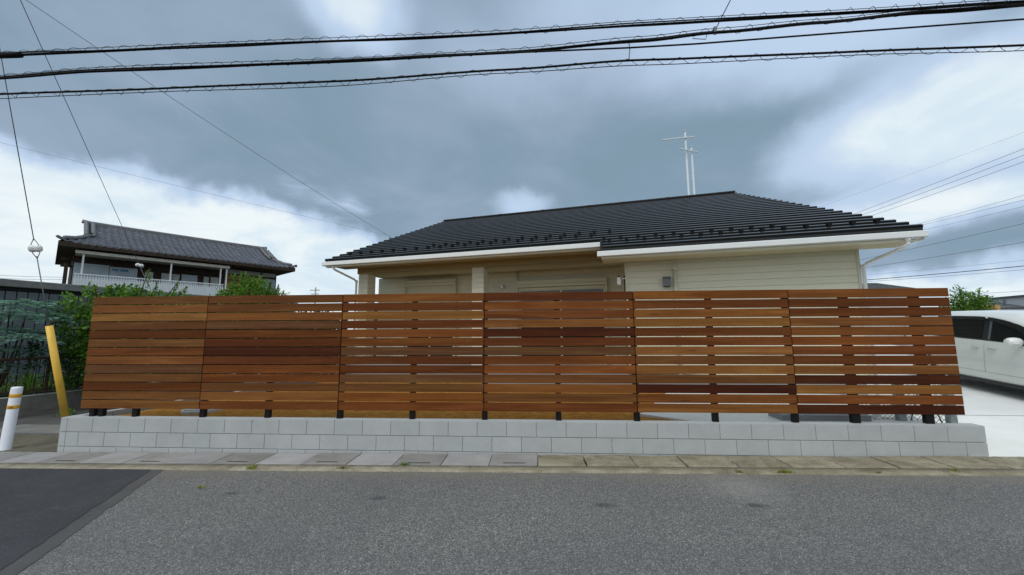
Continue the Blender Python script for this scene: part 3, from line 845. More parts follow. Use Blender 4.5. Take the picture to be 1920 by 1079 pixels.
lap_wall(house, -13.24, -5.14, 2.63, G0 + 0.35, 3.43)
MB().box(-13.24, -5.14, 2.76, 2 * VR - 0.86, G0 + 0.35, 3.42).build('wall', 'siding', house)

def shutter_window(x0, x1, ztop, zbot, glass_top):
    w = MB().cbox(x0, x1, 2.44, 2.608, ztop - 0.20, ztop, 0.006).build('shutter_box', 'shutter_cream', house)
    MB().box(x0 + 0.01, x1 - 0.01, 2.434, 2.439, ztop - 0.115, ztop - 0.109).build('box_groove', 'joint_dark', w)
    fr = MB()
    fr.cbox(x0, x0 + 0.05, 2.47, 2.606, zbot, ztop - 0.201, 0.004)
    fr.cbox(x1 - 0.05, x1, 2.47, 2.606, zbot, ztop - 0.201, 0.004)
    fo = fr.build('window_frame', 'shutter_cream', house)
    z = glass_top
    while z < ztop - 0.205:
        MB().cbox(x0 + 0.052, x1 - 0.052, 2.535, 2.552, z, min(z + 0.058, ztop - 0.203), 0.003).build('shutter_slat', 'shutter_cream', fo)
        z += 0.06
    mid_ = (x0 + x1) / 2
    MB().box(x0 + 0.052, x1 - 0.052, 2.575, 2.582, zbot, glass_top).build('pane', 'window_glass', fo)
    MB().cbox(x0 + 0.052, x1 - 0.052, 2.556, 2.60, glass_top - 0.035, glass_top + 0.0, 0.003).build('sash', 'shutter_cream', fo)
    for q in (mid_ - 0.03, x0 + 0.055, x1 - 0.115):
        MB().cbox(q, q + 0.06, 2.552, 2.572, zbot, glass_top - 0.036, 0.003).build('sash', 'shutter_cream', fo)
shutter_window(-12.14, -10.27, 3.30, 0.75, 1.6)
shutter_window(-8.26, -5.60, 3.12, 0.75, 2.845)

# things fixed to the walls
lamp = MB(); lamp.lathe([(0.0, 0), (0.045, 0), (0.045, 0.12), (0.03, 0.14), (0, 0.14)], 14, (-8.71, 2.45, 2.90))
lamp.cbox(-8.77, -8.65, 2.5, 2.60, 2.93, 3.03, 0.01)
lamp.build('porch_camera', 'white_plastic', house, True)
MB().tube([(-8.25, 2.57, 2.6), (-8.25, 2.57, 3.44)], 0.03, 10).build('pipe', 'cream_trim', house, True)
cy = MB(); cy.lathe([(0.0, 0), (0.042, 0), (0.045, 0.01), (0.045, 0.17), (0.03, 0.18), (0, 0.18)], 16, (-5.24, 0.70, 2.68))
sen = cy.build('sensor_lamp', 'white_plastic', house, True)
MB().lathe([(0.0, 0), (0.024, 0), (0.024, 0.035), (0, 0.035)], 12, (-5.24, 0.70, 2.861)).build('lamp_cap', 'black_post', sen)
MB().tube([(-5.20, 0.70, 2.82), (-5.10, 0.67, 2.82), (-5.04, 0.688, 2.815)], 0.010, 8).build('bracket', 'white_plastic', sen, True)
hood = MB(); hood.prism([(0.600, 2.60), (0.604, 2.76), (0.64, 2.815), (0.704, 2.815), (0.704, 2.60)], -4.29, -4.13, 'yz')
ho = hood.build('vent_hood', 'vent_grey', house)
MB().box(-4.275, -4.145, 0.612, 0.70, 2.590, 2.5995).build('vent_slot', 'black_post', ho)
MB().tube([(-4.03, 0.66, G0 + 0.3), (-4.03, 0.66, 3.02)], 0.040, 12).build('pipe_cover', 'cream_trim', house, True)
MB().cbox(-4.085, -3.975, 0.61, 0.703, 2.97, 3.04, 0.01).build('pipe_cap', 'cream_trim', house)
for z in (2.52, 2.97):
    MB().cbox(-4.10, -4.072, 0.66, 0.703, z, z + 0.03, 0.004).build('pipe_clip', 'cream_trim', house)
# downspouts: outlet, slanted leg, elbow, vertical leg
def downspout(top, wallpt, zb):
    a, b = Vector(top), Vector(wallpt)
    m = MB(); m.lathe([(0.0, 0), (0.036, 0), (0.038, 0.03), (0.05, 0.055), (0.05, 0.08), (0, 0.08)], 14, (a.x, a.y, a.z - 0.0))
    d = m.build('downspout', 'white_metal', house, True)
    pts = [(a.x, a.y, a.z + 0.02), (a.x, a.y, a.z - 0.03), (lerp(a.x, b.x, .08), lerp(a.y, b.y, .08), a.z - 0.075), (lerp(a.x, b.x, .9), lerp(a.y, b.y, .9), b.z + 0.045), (b.x, b.y, b.z - 0.03), (b.x, b.y, zb)]
    MB().tube(pts, 0.031, 12).build('downpipe', 'white_metal', d, True)
    MB().tube([(b.x, b.y, b.z - 0.05), (b.x, b.y, b.z + 0.03)], 0.038, 12).build('elbow', 'white_metal', d, True)
downspout((-0.27, -0.05, 3.155), (-0.60, 0.675, 2.86), G0)
downspout((-13.36, 0.62, 3.53), (-13.10, 1.33, 3.19), G0)
MB().cbox(-0.30, -0.10, -0.08, 0.02, 3.205, 3.2345, 0.006).build('gutter_outlet', 'white_metal', house)

# snow guards: two staggered rows of black upright clips above each eave
sg = MB(); sg.cbox(-0.036, 0.036, -0.014, 0.004, -0.014, 0.086, 0.003); sg.cbox(-0.036, 0.036, 0.0045, 0.085, 0.046, 0.080, 0.003)
plain('guard_black', (0.004, 0.004, 0.005), 0.6, 0.15)
sgm = sg.mesh('snow_guard', 'guard_black')
def guards(u0, u1, course, step, off):
    v = course * DV; u = u0 + off
    while u < u1:
        put('snow_guard', sgm, house, (u, v - 0.012, zr(v) - 0.012)); u += step
guards(-5.42, -0.35, 2, 0.385, 0.0)
guards(-5.42, -1.9, 3, 0.385, -0.13)
guards(-13.2, -5.75, 5, 0.385, 0.0)
guards(-10.6, -5.2, 6, 0.385, 0.16)
# hook for the service wire on the left rake
MB().tube([(-12.80, 2.5, 4.66), (-12.80, 2.5, 4.82), (-12.76, 2.5, 4.87), (-12.72, 2.5, 4.82), (-12.76, 2.5, 4.78)], 0.008, 6).build('wire_hook', 'wire_steel', house, True)

# ================================================================== white poles behind the house
def white_pole(x, y, ztop, arm_z, arm_l, arm_r, ang, brace, label):
    t = thing('utility_pole', label, 'pole', (x, y, 0))
    MB().tube([(0, 0, 0), (0, 0, ztop)], 0.066, 14, taper=0.050).build('shaft', 'pole_white', t, True)
    MB().lathe([(0.0, 0), (0.072, 0), (0.072, 0.03), (0.045, 0.06), (0, 0.06)], 14, (0, 0, ztop)).build('cap', 'pole_white', t)
    a = MB(); a.cbox(-arm_l, arm_r, -0.11, -0.068, arm_z - 0.034, arm_z + 0.034, 0.005)
    o = a.build('crossarm', 'pole_white', t); o.rotation_euler = (0, 0, ang)
    b = MB(); b.tube([(-arm_l, -0.09, arm_z - 0.28), (-0.1, -0.09, arm_z - 0.25)], 0.012, 8)
    o2 = b.build('brace_wire', 'pole_white', t, True); o2.rotation_euler = (0, 0, ang)
    return t
white_pole(14.83, 14.13, 12.05, 11.68, 1.15, 0.42, radians(-9), True, 'taller white pole with one crossarm rising behind the black roof')
white_pole(15.16, 14.25, 11.25, 10.98, 0.85, 0.30, radians(22), True, 'shorter white pole standing just right of the taller white pole')

# ================================================================== car
def make_car():
    a = math.atan2(-0.973, -0.229)       # nose points down the drive towards the street
    t = thing('minivan', 'pearl white minivan parked nose out on the concrete driveway', 'car', (0, 0, 0), a)
    ST = [  # x, half width, bottom, belt, window top, window half width, roof, roof half width
        (-2.38, 0.70, 0.45, 0.98, 1.35, 0.66, 1.45, 0.50), (-2.33, 0.80, 0.34, 1.10, 1.50, 0.72, 1.62, 0.58), (-2.15, 0.87, 0.30, 1.15, 1.60, 0.76, 1.71, 0.62),
        (-1.8, 0.90, 0.29, 1.16, 1.635, 0.78, 1.745, 0.64), (-1.2, 0.91, 0.29, 1.155, 1.65, 0.785, 1.765, 0.645), (-0.6, 0.91, 0.29, 1.15, 1.655, 0.785, 1.775, 0.645),
        (0.0, 0.91, 0.29, 1.14, 1.655, 0.785, 1.775, 0.645), (0.35, 0.91, 0.29, 1.13, 1.64, 0.78, 1.765, 0.64), (0.7, 0.91, 0.29, 1.12, 1.59, 0.77, 1.735, 0.62),
        (1.0, 0.905, 0.29, 1.11, 1.50, 0.765, 1.66, 0.60), (1.3, 0.90, 0.29, 1.09, 1.36, 0.77, 1.50, 0.60), (1.55, 0.895, 0.29, 1.07, 1.20, 0.80, 1.29, 0.62), (1.8, 0.885, 0.29, 1.02, 1.06, 0.80, 1.13, 0.62),
        (2.1, 0.86, 0.28, 0.92, 0.97, 0.76, 1.02, 0.56), (2.32, 0.78, 0.27, 0.78, 0.84, 0.68, 0.88, 0.5), (2.42, 0.66, 0.32, 0.62, 0.68, 0.58, 0.70, 0.45)]
    def sect(s):
        x, w, zb, zl, zw, ww, zrf, wr = s
        L = [(0.0, zb), (w * 0.88, zb), (w * 0.975, zb + 0.05), (w * 0.985, zb + 0.13), (w * 0.972, zb + 0.155), (w, (zb + zl) * 0.5), (w * 0.985, zl - 0.05), (w * 0.965, zl), (ww, zw), (ww - 0.02, zw + 0.02), (wr + 0.04, zrf - 0.03), (wr * 0.6, zrf), (0, zrf + 0.01)]
        return [(x, y, z) for y, z in L]
    m = MB(); secs = [sect(s) for s in ST]; n = len(secs[0])
    for sg_ in (1, -1):
        vs = [(x, y * sg_, z) for sc_ in secs for (x, y, z) in sc_]
        fs = []
        for i in range(len(secs) - 1):
            for j in range(n - 1):
                q = (i * n + j, (i + 1) * n + j, (i + 1) * n + j + 1, i * n + j + 1)
                fs.append(q if sg_ > 0 else tuple(reversed(q)))
        fs.append(tuple(range(n)) if sg_ > 0 else tuple(reversed(range(n))))
        e = tuple((len(secs) - 1) * n + j for j in range(n)); fs.append(tuple(reversed(e)) if sg_ > 0 else e)
        m.add(vs, fs)
    body = m.build('body', 'car_white', t, True)
    wd = body.modifiers.new('weld', 'WELD'); wd.merge_threshold = 0.0005
    def at(x):
        for i in range(len(ST) - 1):
            if ST[i][0] <= x <= ST[i + 1][0]:
                f = (x - ST[i][0]) / (ST[i + 1][0] - ST[i][0]); return [lerp(p, q, f) for p, q in zip(ST[i], ST[i + 1])]
        return list(ST[-1])
    def side_strip(x0, x1, ta, tb, side, lift=0.006, n_=10, ta2=None, tb2=None):
        """strip between fractions ta..tb of belt-to-window-top"""
        g = MB(); vs = []
        for i in range(n_ + 1):
            f = i / n_; x = lerp(x0, x1, f); s = at(x)
            a_ = lerp(ta, ta2 if ta2 is not None else ta, f); b_ = lerp(tb, tb2 if tb2 is not None else tb, f)
            for q in (a_, b_):
                vs.append((x, side * (lerp(s[1] * 0.965, s[5], q) + lift), lerp(s[3], s[4], q) + lift * 0.3))
        fs = [(2 * i, 2 * i + 2, 2 * i + 3, 2 * i + 1) for i in range(n_)]
        if side < 0: fs = [tuple(reversed(f)) for f in fs]
        g.add(vs, fs); return g
    for side in (1, -1):
        side_strip(-2.12, 1.66, 0.02, 0.95, side, 0.004).build('window_surround', 'car_black', t)
        side_strip(-2.0, -1.1, 0.10, 0.88, side, 0.008).build('window', 'car_glass', t, True)
        side_strip(-1.02, 0.20, 0.07, 0.88, side, 0.008).build('window', 'car_glass', t, True)
        side_strip(0.34, 1.42, 0.07, 0.86, side, 0.008, tb2=0.50).build('window', 'car_glass', t, True)
        v = side_strip(-1.05, 0.24, 0.86, 1.0, side, 0.022); v.build('visor', 'car_black', t)
        v = side_strip(0.30, 1.45, 0.86, 1.0, side, 0.022, tb2=0.9, ta2=0.7); v.build('visor', 'car_black', t)
        side_strip(0.345, 0.40, 0.07, 0.86, side, 0.010, 2).build('pillar_trim', 'shed_panel', t)
        def seam(x0_, z0_, x1_, z1_, wd_=0.006):
            pts = []; g = MB(); nn_ = 8; vs = []
            for i in range(nn_ + 1):
                f = i / nn_; x = lerp(x0_, x1_, f) + 0.012 * sin(f * pi); z = lerp(z0_, z1_, f); s = at(x)
                mid_z = (s[2] + s[3]) * 0.5
                if z > mid_z: w = lerp(s[1], s[1] * 0.985, min(1, (z - mid_z) / (s[3] - 0.05 - mid_z)))
                else: w = lerp(s[1], s[1] * 0.972, min(1, (mid_z - z) / (mid_z - s[2] - 0.155)))
                if z > s[3] - 0.05: w = lerp(s[1] * 0.985, s[1] * 0.965, (z - s[3] + 0.05) / 0.05)
                if abs(x1_ - x0_) > abs(z1_ - z0_): vs += [(x, side * (w + 0.002), z - wd_ / 2), (x, side * (w + 0.002), z + wd_ / 2)]
                else: vs += [(x - wd_ / 2, side * (w + 0.002), z), (x + wd_ / 2, side * (w + 0.002), z)]
            fs = [(2 * i, 2 * i + 1, 2 * i + 3, 2 * i + 2) for i in range(nn_)]
            g.add(vs, fs); return g
        seam(0.27, 1.13, 0.23, 0.46).build('door_seam', 'car_seam', t)
        seam(1.36, 1.07, 1.30, 0.46).build('door_seam', 'car_seam', t)
        seam(-1.05, 1.14, -1.0, 0.46).build('door_seam', 'car_seam', t)
        seam(-1.3, 0.475, 1.45, 0.465).build('door_seam', 'car_seam', t)
        seam(-2.1, 1.02, -1.05, 1.01).build('slide_rail', 'car_seam', t)
        for hx in (0.08, 0.46):
            h = MB(); h.cbox(hx - 0.10, hx + 0.10, 0.892 * 1 if side > 0 else -0.935, 0.935 if side > 0 else -0.892, 0.985, 1.015, 0.009)
            h.build('door_handle', 'car_handle', t)
            hp = MB(); hp.lathe([(0, 0), (0.045, 0), (0, 0.006)], 14); 
        mi = MB()
        prof = [(0.0, -0.10), (0.07, -0.095), (0.10, -0.06), (0.11, 0.0), (0.10, 0.06), (0.07, 0.095), (0.0, 0.10)]
        mi.lathe([(r * 0.9, z * 1.2) for r, z in prof], 16)
        mo = mi.build('mirror', 'car_white', t, True, (1.12, side * 1.03, 1.17)); mo.rotation_euler = (pi / 2, 0, 0); mo.scale = (0.85, 0.95, 1)
        MB().cbox(1.06, 1.15, min(side * 0.88, side * 1.0), max(side * 0.88, side * 1.0), 1.10, 1.14, 0.01).build('mirror_arm', 'car_black', t)
        MB().cbox(1.17, 1.215, min(side * 1.0, side * 1.10), max(side * 1.0, side * 1.10), 1.135, 1.16, 0.006).build('indicator', 'lamp_clear', t)
        for wx in (-1.45, 1.50):
            w = MB(); vs = []
            w.lathe([(0.0, 0), (0.20, 0), (0.31, 0.0), (0.33, 0.02), (0.33, 0.19), (0.31, 0.21), (0.0, 0.21)], 28)
            wo_ = w.build('wheel', 'tyre', t, True, (wx, side * 0.70, 0.33)); wo_.rotation_euler = (-side * pi / 2, 0, 0)
            r2 = MB(); r2.lathe([(0.0, 0.212), (0.20, 0.212), (0.205, 0.2165), (0.0, 0.2185)], 24)
            for sp_ in range(7):
                an = 2 * pi * sp_ / 7; r2.tube([(0.03 * cos(an), 0.03 * sin(an), 0.222), (0.19 * cos(an), 0.19 * sin(an), 0.222)], 0.015, 6)
            r2.build('rim', 'alloy', wo_)
            ar = MB(); nn_ = 16; vs = []
            for i in range(nn_ + 1):
                an = pi * i / nn_; 
                for rr in (0.335, 0.385): vs.append((wx + rr * cos(an), side * 0.914, 0.33 + rr * sin(an) * 1.02))
            ar.add(vs, [(2 * i, 2 * i + 1, 2 * i + 3, 2 * i + 2) for i in range(nn_)]); ar.build('wheel_arch', 'car_black', t)
        MB().cbox(2.18, 2.36, min(side * 0.50, side * 0.78), max(side * 0.50, side * 0.78), 0.66, 0.78, 0.03).build('headlight', 'lamp_clear', t)
        MB().cbox(-2.40, -2.30, min(side * 0.60, side * 0.78), max(side * 0.60, side * 0.78), 0.85, 1.25, 0.02).build('tail_light', 'lamp_red', t)
    ws = MB()
    def wsp(x, f): s = at(x); return s
    vs = []
    for i in range(6):
        x = lerp(0.86, 1.72, i / 5); s = at(x)
        vs += [(x + 0.01, -s[7] - 0.02, s[6] + 0.004), (x + 0.012, 0, s[6] + 0.018), (x + 0.01, s[7] + 0.02, s[6] + 0.004)]
    ws.add(vs, [(3 * i + j, 3 * i + 3 + j, 3 * i + 4 + j, 3 * i + 1 + j) for i in range(5) for j in range(2)])
    ws.build('windscreen', 'car_glass', t, True)
    MB().cbox(2.38, 2.44, -0.42, 0.42, 0.50, 0.68, 0.02).build('grille', 'car_black', t)
    MB().box(-2.2, 2.2, -0.75, 0.75, 0.20, 0.295).build('underbody', 'car_black', t)
    return t
car = make_car()
# B pillar seam of the near side stands at (16.53, 3.68); centre line 0.91 m to the right of it
fx, fy = -0.229, -0.973
ex, ey = 0.973, -0.229
car.location = (16.50 + ex * 0.91 - fx * 0.25, 3.66 + ey * 0.91 - fy * 0.25, 0.245)
car.rotation_euler = (0, radians(2.9), math.atan2(fy, fx))

# ================================================================== chain-link gate by the drive
gate = thing('chainlink_gate', 'low galvanised chain link gate panel behind the right end of the fence', 'gate', (11.90, 0.50, 0.02))
GL = 0.66
for gx in (0.0, GL):
    MB().cbox(gx - 0.055, gx + 0.055, -0.04, 0.04, 0, 0.92, 0.012).build('gate_post', 'galvanised', gate)
MB().tube([(0.05, 0, 0.10), (GL / 2, 0.012, 0.88), (GL - 0.05, 0, 0.10)], 0.012, 6).build('brace', 'galvanised', gate)
MB().tube([(0.05, 0, 0.88), (GL - 0.05, 0, 0.88)], 0.014, 8).build('rail', 'galvanised', gate, True)
def chain(x0, x1, z0, z1, cell=0.07):
    m = MB(); H = z1 - z0
    nx = int((x1 - x0 + H) / cell) + 1
    for i in range(nx):
        for sg_ in (1, -1):
            a = x0 - H + i * cell if sg_ > 0 else x0 + i * cell
            pts = []
            for e in range(2):
                pass
            # clip the diagonal to the panel
            zA, zB = z0, z1; xa, xb = (a, a + H) if sg_ > 0 else (a, a - H)
            if sg_ > 0:
                if xa < x0: zA = z0 + (x0 - xa); xa = x0
                if xb > x1: zB = z1 - (xb - x1); xb = x1
            else:
                if xa > x1: zA = z0 + (xa - x1); xa = x1
                if xb < x0: zB = z1 - (x0 - xb); xb = x0
            if zB - zA > 0.02: m.tube([(xa, 0.004 * sg_, zA), (xb, 0.004 * sg_, zB)], 0.003, 4, False)
    return m
o = chain(0.055, GL - 0.055, 0.08, 0.88).build('mesh_wire', 'galvanised', gate); o['kind'] = 'stuff'
# bundled net panel beside it
net = thing('net_roll', 'tan mesh sheeting lying against the galvanised gate post', 'net', (11.98, 0.62, 0.33), radians(160))
m = MB(); m.tube([(0.0, 0.0, 0.18), (0.3, 0.02, 0.10), (0.62, 0.0, 0.05)], 0.05, 10, taper=0.03)
m.build('sheeting', 'fabric_beige', net, True)
o = chain(0.0, 0.55, -0.28, 0.22, 0.05).build('mesh_wire', 'net_mesh', net); o['kind'] = 'stuff'; o.location = (0, 0.07, 0.06)
# small step block and pipe
stp = tag(MB().cbox(10.25, 11.45, 0.42, 0.75, 0.30, 0.43, 0.008).build('step_block', 'foundation_grey', None), 'grey concrete step block behind the right part of the fence', 'step')
tag(MB().tube([(11.62, 0.55, 0.34), (11.62, 0.55, 0.62)], 0.045, 14).build('drain_pipe', 'white_plastic', None, True), 'short white upright drain pipe behind the fence near the gate', 'pipe')

# drain lid in the yard
lid = thing('inspection_cover', 'round grey concrete inspection cover lying in the orange soil behind the fence', 'lid', (1.22, 0.92, 0.30))
MB().lathe([(0.0, 0), (0.27, 0), (0.27, 0.055), (0.258, 0.06), (0, 0.06)], 32).build('collar', 'lid_concrete', lid)
MB().lathe([(0.0, 0.0605), (0.235, 0.0605), (0.235, 0.072), (0.225, 0.078), (0, 0.078)], 32).build('cover', 'lid_concrete', lid)

# stones and clods on the soil
m = MB(); rr = random.Random(5)
for i in range(900):
    y = 0.18 + rr.random() ** 1.5 * 2.6; x = rr.uniform(0.2, 8.3); s = rr.uniform(0.006, 0.022)
    z = yardh(x, y)
    pts = [(x + s * rr.uniform(.6, 1.2) * cos(a), y + s * rr.uniform(.6, 1.2) * sin(a), z) for a in (0, 1.3, 2.5, 3.8, 5.0)]
    m.add(pts + [(x + rr.uniform(-.3, .3) * s, y, z + s * rr.uniform(.5, 1.0))], [(i_, (i_ + 1) % 5, 5) for i_ in range(5)])
m.build('soil_clods', 'yard_soil', None, kind='stuff')

# ================================================================== white marker post
mp = thing('marker_post', 'white plastic marker post with two orange reflective bands beside the lane', 'post', (-1.05, 0.09, gz(-1.05)))
MB().lathe([(0.0, 0), (0.072, 0), (0.068, 0.02), (0.060, 0.035), (0.060, 0.895), (0.053, 0.915), (0.0, 0.922)], 24).build('shaft', 'post_white', mp, True)
for z in (0.60, 0.765):
    MB().lathe([(0.0605, 0), (0.0615, 0.002), (0.0615, 0.053), (0.0605, 0.055)], 24, (0, 0, z)).build('reflective_band', 'orange_reflector', mp, True)
mp.rotation_euler = (0, radians(3.6), 0)
# small dark characters stuck on the lower band, facing the street
def glyph(pts, n=0): return pts
gl = MB()
def on_post(a, z): return (0.0625 * sin(a), -0.0625 * cos(a), z)
def stroke(a0, z0, a1, z1, w=0.005):
    dx, dz = (a1 - a0) * 0.08, z1 - z0; L = sqrt(dx * dx + dz * dz) or 1; nx_, nz_ = -dz / L * w / 2, dx / L * w / 2
    P = []
    for a, z in ((a0, z0), (a1, z1)):
        P += [(a + nx_ / 0.08, z + nz_), (a - nx_ / 0.08, z - nz_)]
    gl.add([on_post(*P[0]), on_post(*P[1]), on_post(*P[3]), on_post(*P[2])], [(0, 1, 2, 3)])
for dx in (0.15, 0.50):          # "58"
    pass
def digit(ch, a, z, w=0.24, h=0.028):
    seg = {'a': ((0, h), (w, h)), 'b': ((w, h), (w, h / 2)), 'c': ((w, h / 2), (w, 0)), 'd': ((0, 0), (w, 0)), 'e': ((0, 0), (0, h / 2)), 'f': ((0, h / 2), (0, h)), 'g': ((0, h / 2), (w, h / 2))}
    for s_ in {'5': 'afgcd', '8': 'abcdefg'}[ch]:
        (x0_, z0_), (x1_, z1_) = seg[s_]; stroke(a + x0_, z + z0_, a + x1_, z + z1_)
digit('5', 0.20, 0.613); digit('8', 0.60, 0.613)
gl.build('number', 'black_post', mp)

# ================================================================== guy wire with yellow guard
gb = Vector((-1.732, 1.367, -0.10))
gt = Vector((-1.791, -0.150, 6.171))
gk = gb + (gt - gb).normalized() * 3.26
gt2 = gt + (gt - gk) * 1.05
d0 = (gk - gb).normalized()
guy = thing('guy_wire', 'yellow plastic guard round a steel guy wire rising to the left of the fence', 'guy wire', tuple(gb))
def rel(p, o=gb): return tuple(Vector(p) - o)
gp0, gp1 = gb, gb + d0 * 1.90
MB().tube([rel(gp0), rel(gp1)], 0.053, 18, taper=0.048).build('guard', 'yellow_plastic', guy, True)
MB().tube([rel(gp1 - d0 * 0.01), rel(gk - d0 * 0.13)], 0.0075, 6).build('lower_wire', 'wire_steel', guy, True)
up_ = (gt - gk).normalized()
m = MB(); m.tube([rel(gk + up_ * 0.14), rel(gt), rel(gt2)], 0.0062, 6); m.build('upper_wire', 'wire_steel', guy, True)
def insulator(parent, c, d, s=1.0):
    g = MB()
    side = Vector((1, 0.1, 0)).cross(d).cross(d).normalized()
    for off_ in (-0.038, 0.038):
        q = c + side * off_ * s
        pf = [(0.0, -0.055), (0.035, -0.045), (0.05, -0.012), (0.046, 0.0), (0.05, 0.012), (0.035, 0.045), (0.0, 0.055)]
        h = MB(); h.lathe([(r * s, z * s) for r, z in pf], 16)
        M = d.to_track_quat('Z', 'Y').to_matrix()
        g.add([tuple(M @ Vector(v) + q) for v in h.v], h.f)
    g.build('insulator', 'porcelain', parent, True)
    lp = MB()
    for sgn in (1, -1):
        e = c + d * 0.15 * sgn * s
        for o_ in (-0.05, 0.05):
            lp.tube([tuple(e), tuple(c + side * o_ * s * 1.1 + d * 0.06 * sgn * s), tuple(c + side * o_ * s * 0.6 - d * 0.0 * sgn)], 0.005 * s, 6)
    lp.build('wire_loop', 'wire_steel', parent, True)
insulator(guy, Vector(rel(gk)), (gt - gb).normalized(), 1.15)

# second guy wire further left-back, with its own insulator
g2 = thing('guy_wire', 'thin steel guy wire crossing in front of the old house with one insulator', 'guy wire', (-6.1, 8.0, 0.3))
o2_ = Vector((-6.1, 8.0, 0.3))
W = [Vector((-1.3315, -0.30, 6.904)), Vector((-4.60, 4.30, 4.55)), Vector((-5.68, 5.82, 3.75)), Vector((-5.82, 6.54, 2.76)), Vector((-6.1, 8.0, 0.3))]
W[1] = W[0].lerp(W[2], 0.8)
MB().tube([tuple(p - o2_) for p in (W[0] + (W[0] - W[1]) * 0.5, W[0], W[1], W[2] + (W[1] - W[2]) * 0.10)], 0.0055, 6).build('upper_wire', 'wire_steel', g2, True)
MB().tube([tuple(p - o2_) for p in (W[2] - (W[1] - W[2]) * 0.10, W[3], W[4])], 0.008, 6).build('lower_wire', 'wire_steel', g2, True)
insulator(g2, W[2] - o2_, (W[1] - W[2]).normalized(), 1.15)

# ================================================================== cables over the street
def cable_pts(zs, x0, x1, y, n):
    def f(x):
        for (xa, za), (xb, zb) in zip(zs, zs[1:]):
            if x <= xb: return lerp(za, zb, ss(xa, xb, x) if x > xa else 0)
        return zs[-1][1]
    return [(lerp(x0, x1, i / n), y, f(lerp(x0, x1, i / n))) for i in range(n + 1)], f
XL, XR = -3.0, 27.0
def bundle(name, label, zs, y, strands, messenger, pitch, hr, hoff, group='cables slung over the street'):
    t = thing('overhead_cable', label, 'cable', (XL, y, 0)); t['group'] = group
    o_ = Vector((XL, y, 0))
    P, f = cable_pts(zs, XL, XR, y, 240)
    for q, (r_, amp, ph, dy, dz) in enumerate(strands):
        pts = []
        for i, (x, yy, z) in enumerate(P):
            w = amp * (noise.noise(Vector((x * 0.55 + ph * 7, ph, 0))) * 1.6)
            pts.append((x - XL, dy + w * 0.5, z + dz + w))
        MB().tube(pts, r_, 7).build('cable', 'cable_black', t, True)
    if messenger is not None:
        MB().tube([(x - XL, 0, z + messenger + 0.008 * sin(x * 0.9)) for x, yy, z in P], 0.0042, 6).build('messenger_wire', 'cable_black', t, True)
    if pitch:
        pts = []; n = int((XR - XL) / pitch * 12)
        for i in range(n + 1):
            x = lerp(XL, XR, i / n); an = 2 * pi * (x - XL) / pitch + 1.4 * noise.noise(Vector((x * 0.4, 3, ph)))
            rr_ = hr * (1 + 0.25 * noise.noise(Vector((x * 1.5, 9, 0))))
            pts.append((x - XL, rr_ * 0.8 * sin(an), f(x) + hoff + rr_ * cos(an)))
        MB().tube(pts, 0.0030, 5).build('spiral_hanger', 'cable_black', t, True)
    return t, f
zA = [(-3, 5.83), (-1.2, 5.775), (3, 5.742), (6.5, 5.715), (8.3, 5.745), (10.5, 5.755), (13, 5.79), (27, 5.95)]
zB_ = [(-3, 5.39), (-1.1, 5.41), (0.3, 5.45), (4, 5.415), (6.5, 5.43), (8.3, 5.51), (9.3, 5.575), (10.6, 5.64), (12, 5.72), (13.2, 5.75), (27, 5.95)]
zC = [(-3, 5.20), (-1, 5.15), (1.4, 5.125), (4.1, 5.115), (6.5, 5.175), (8.1, 5.225), (8.8, 5.215), (11, 5.205), (13, 5.185), (27, 5.35)]
ca, fa = bundle('A', 'uppermost bundled black cable over the street, with a splice sleeve at its left end', zA, -0.5,
       [(0.013, 0.012, 1.3, 0, 0), (0.011, 0.018, 5.1, 0.02, 0.004), (0.008, 0.030, 8.7, -0.02, -0.002)], 0.052, 0.275, 0.040, 0.026)
cb_, fb = bundle('B', 'thickest bundled black cable, middle one of the three bundles over the street', zB_, -0.5,
       [(0.016, 0.014, 2.3, 0, 0), (0.013, 0.026, 6.1, 0.025, 0.008), (0.010, 0.030, 3.7, -0.02, -0.006), (0.009, 0.03, 9.4, 0.0, 0.012)], 0.050, 0.295, 0.042, 0.020)
cc_, fc = bundle('C', 'lowest of the three bundled black cables over the street, in an open spiral', zC, -0.5,
       [(0.014, 0.003, 4.4, 0, 0)], None, 0.335, 0.042, -0.027)
MB().tube([(x - XL, 0, fc(x) - 0.062 + 0.012 * sin(x * 1.3)) for x in [lerp(XL, XR, i / 120) for i in range(121)]], 0.0055, 6).build('messenger_wire', 'cable_black', cc_, True)
MB().tube([(-3.0 - XL, 0, fa(-3) + 0.0), (-0.95 - XL, 0, fa(-0.95)), (-0.86 - XL, 0, fa(-0.9) - 0.004)], 0.048, 14, taper=0.04).build('splice_sleeve', 'cable_black', ca, True)
t = thing('overhead_cable', 'single plain black cable leaving the middle bundle towards the right', 'cable', (6.0, -0.52, 0)); t['group'] = 'cables slung over the street'
MB().tube([(x - 6.0, 0, z) for x, z in ((4.5, 5.41), (6.5, 5.405), (8.11, 5.395), (9.0, 5.405), (11.0, 5.47), (13.1, 5.53), (18, 5.70), (27, 5.95))], 0.011, 7).build('cable', 'cable_black', t, True)
# vertical tie between the lower cables
MB().tube([(8.11 - XL, 0, 5.50), (8.12 - XL, 0.0, 5.39), (8.10 - XL, 0, 5.22)], 0.006, 6).build('tie_wire', 'wire_steel', cb_, True)
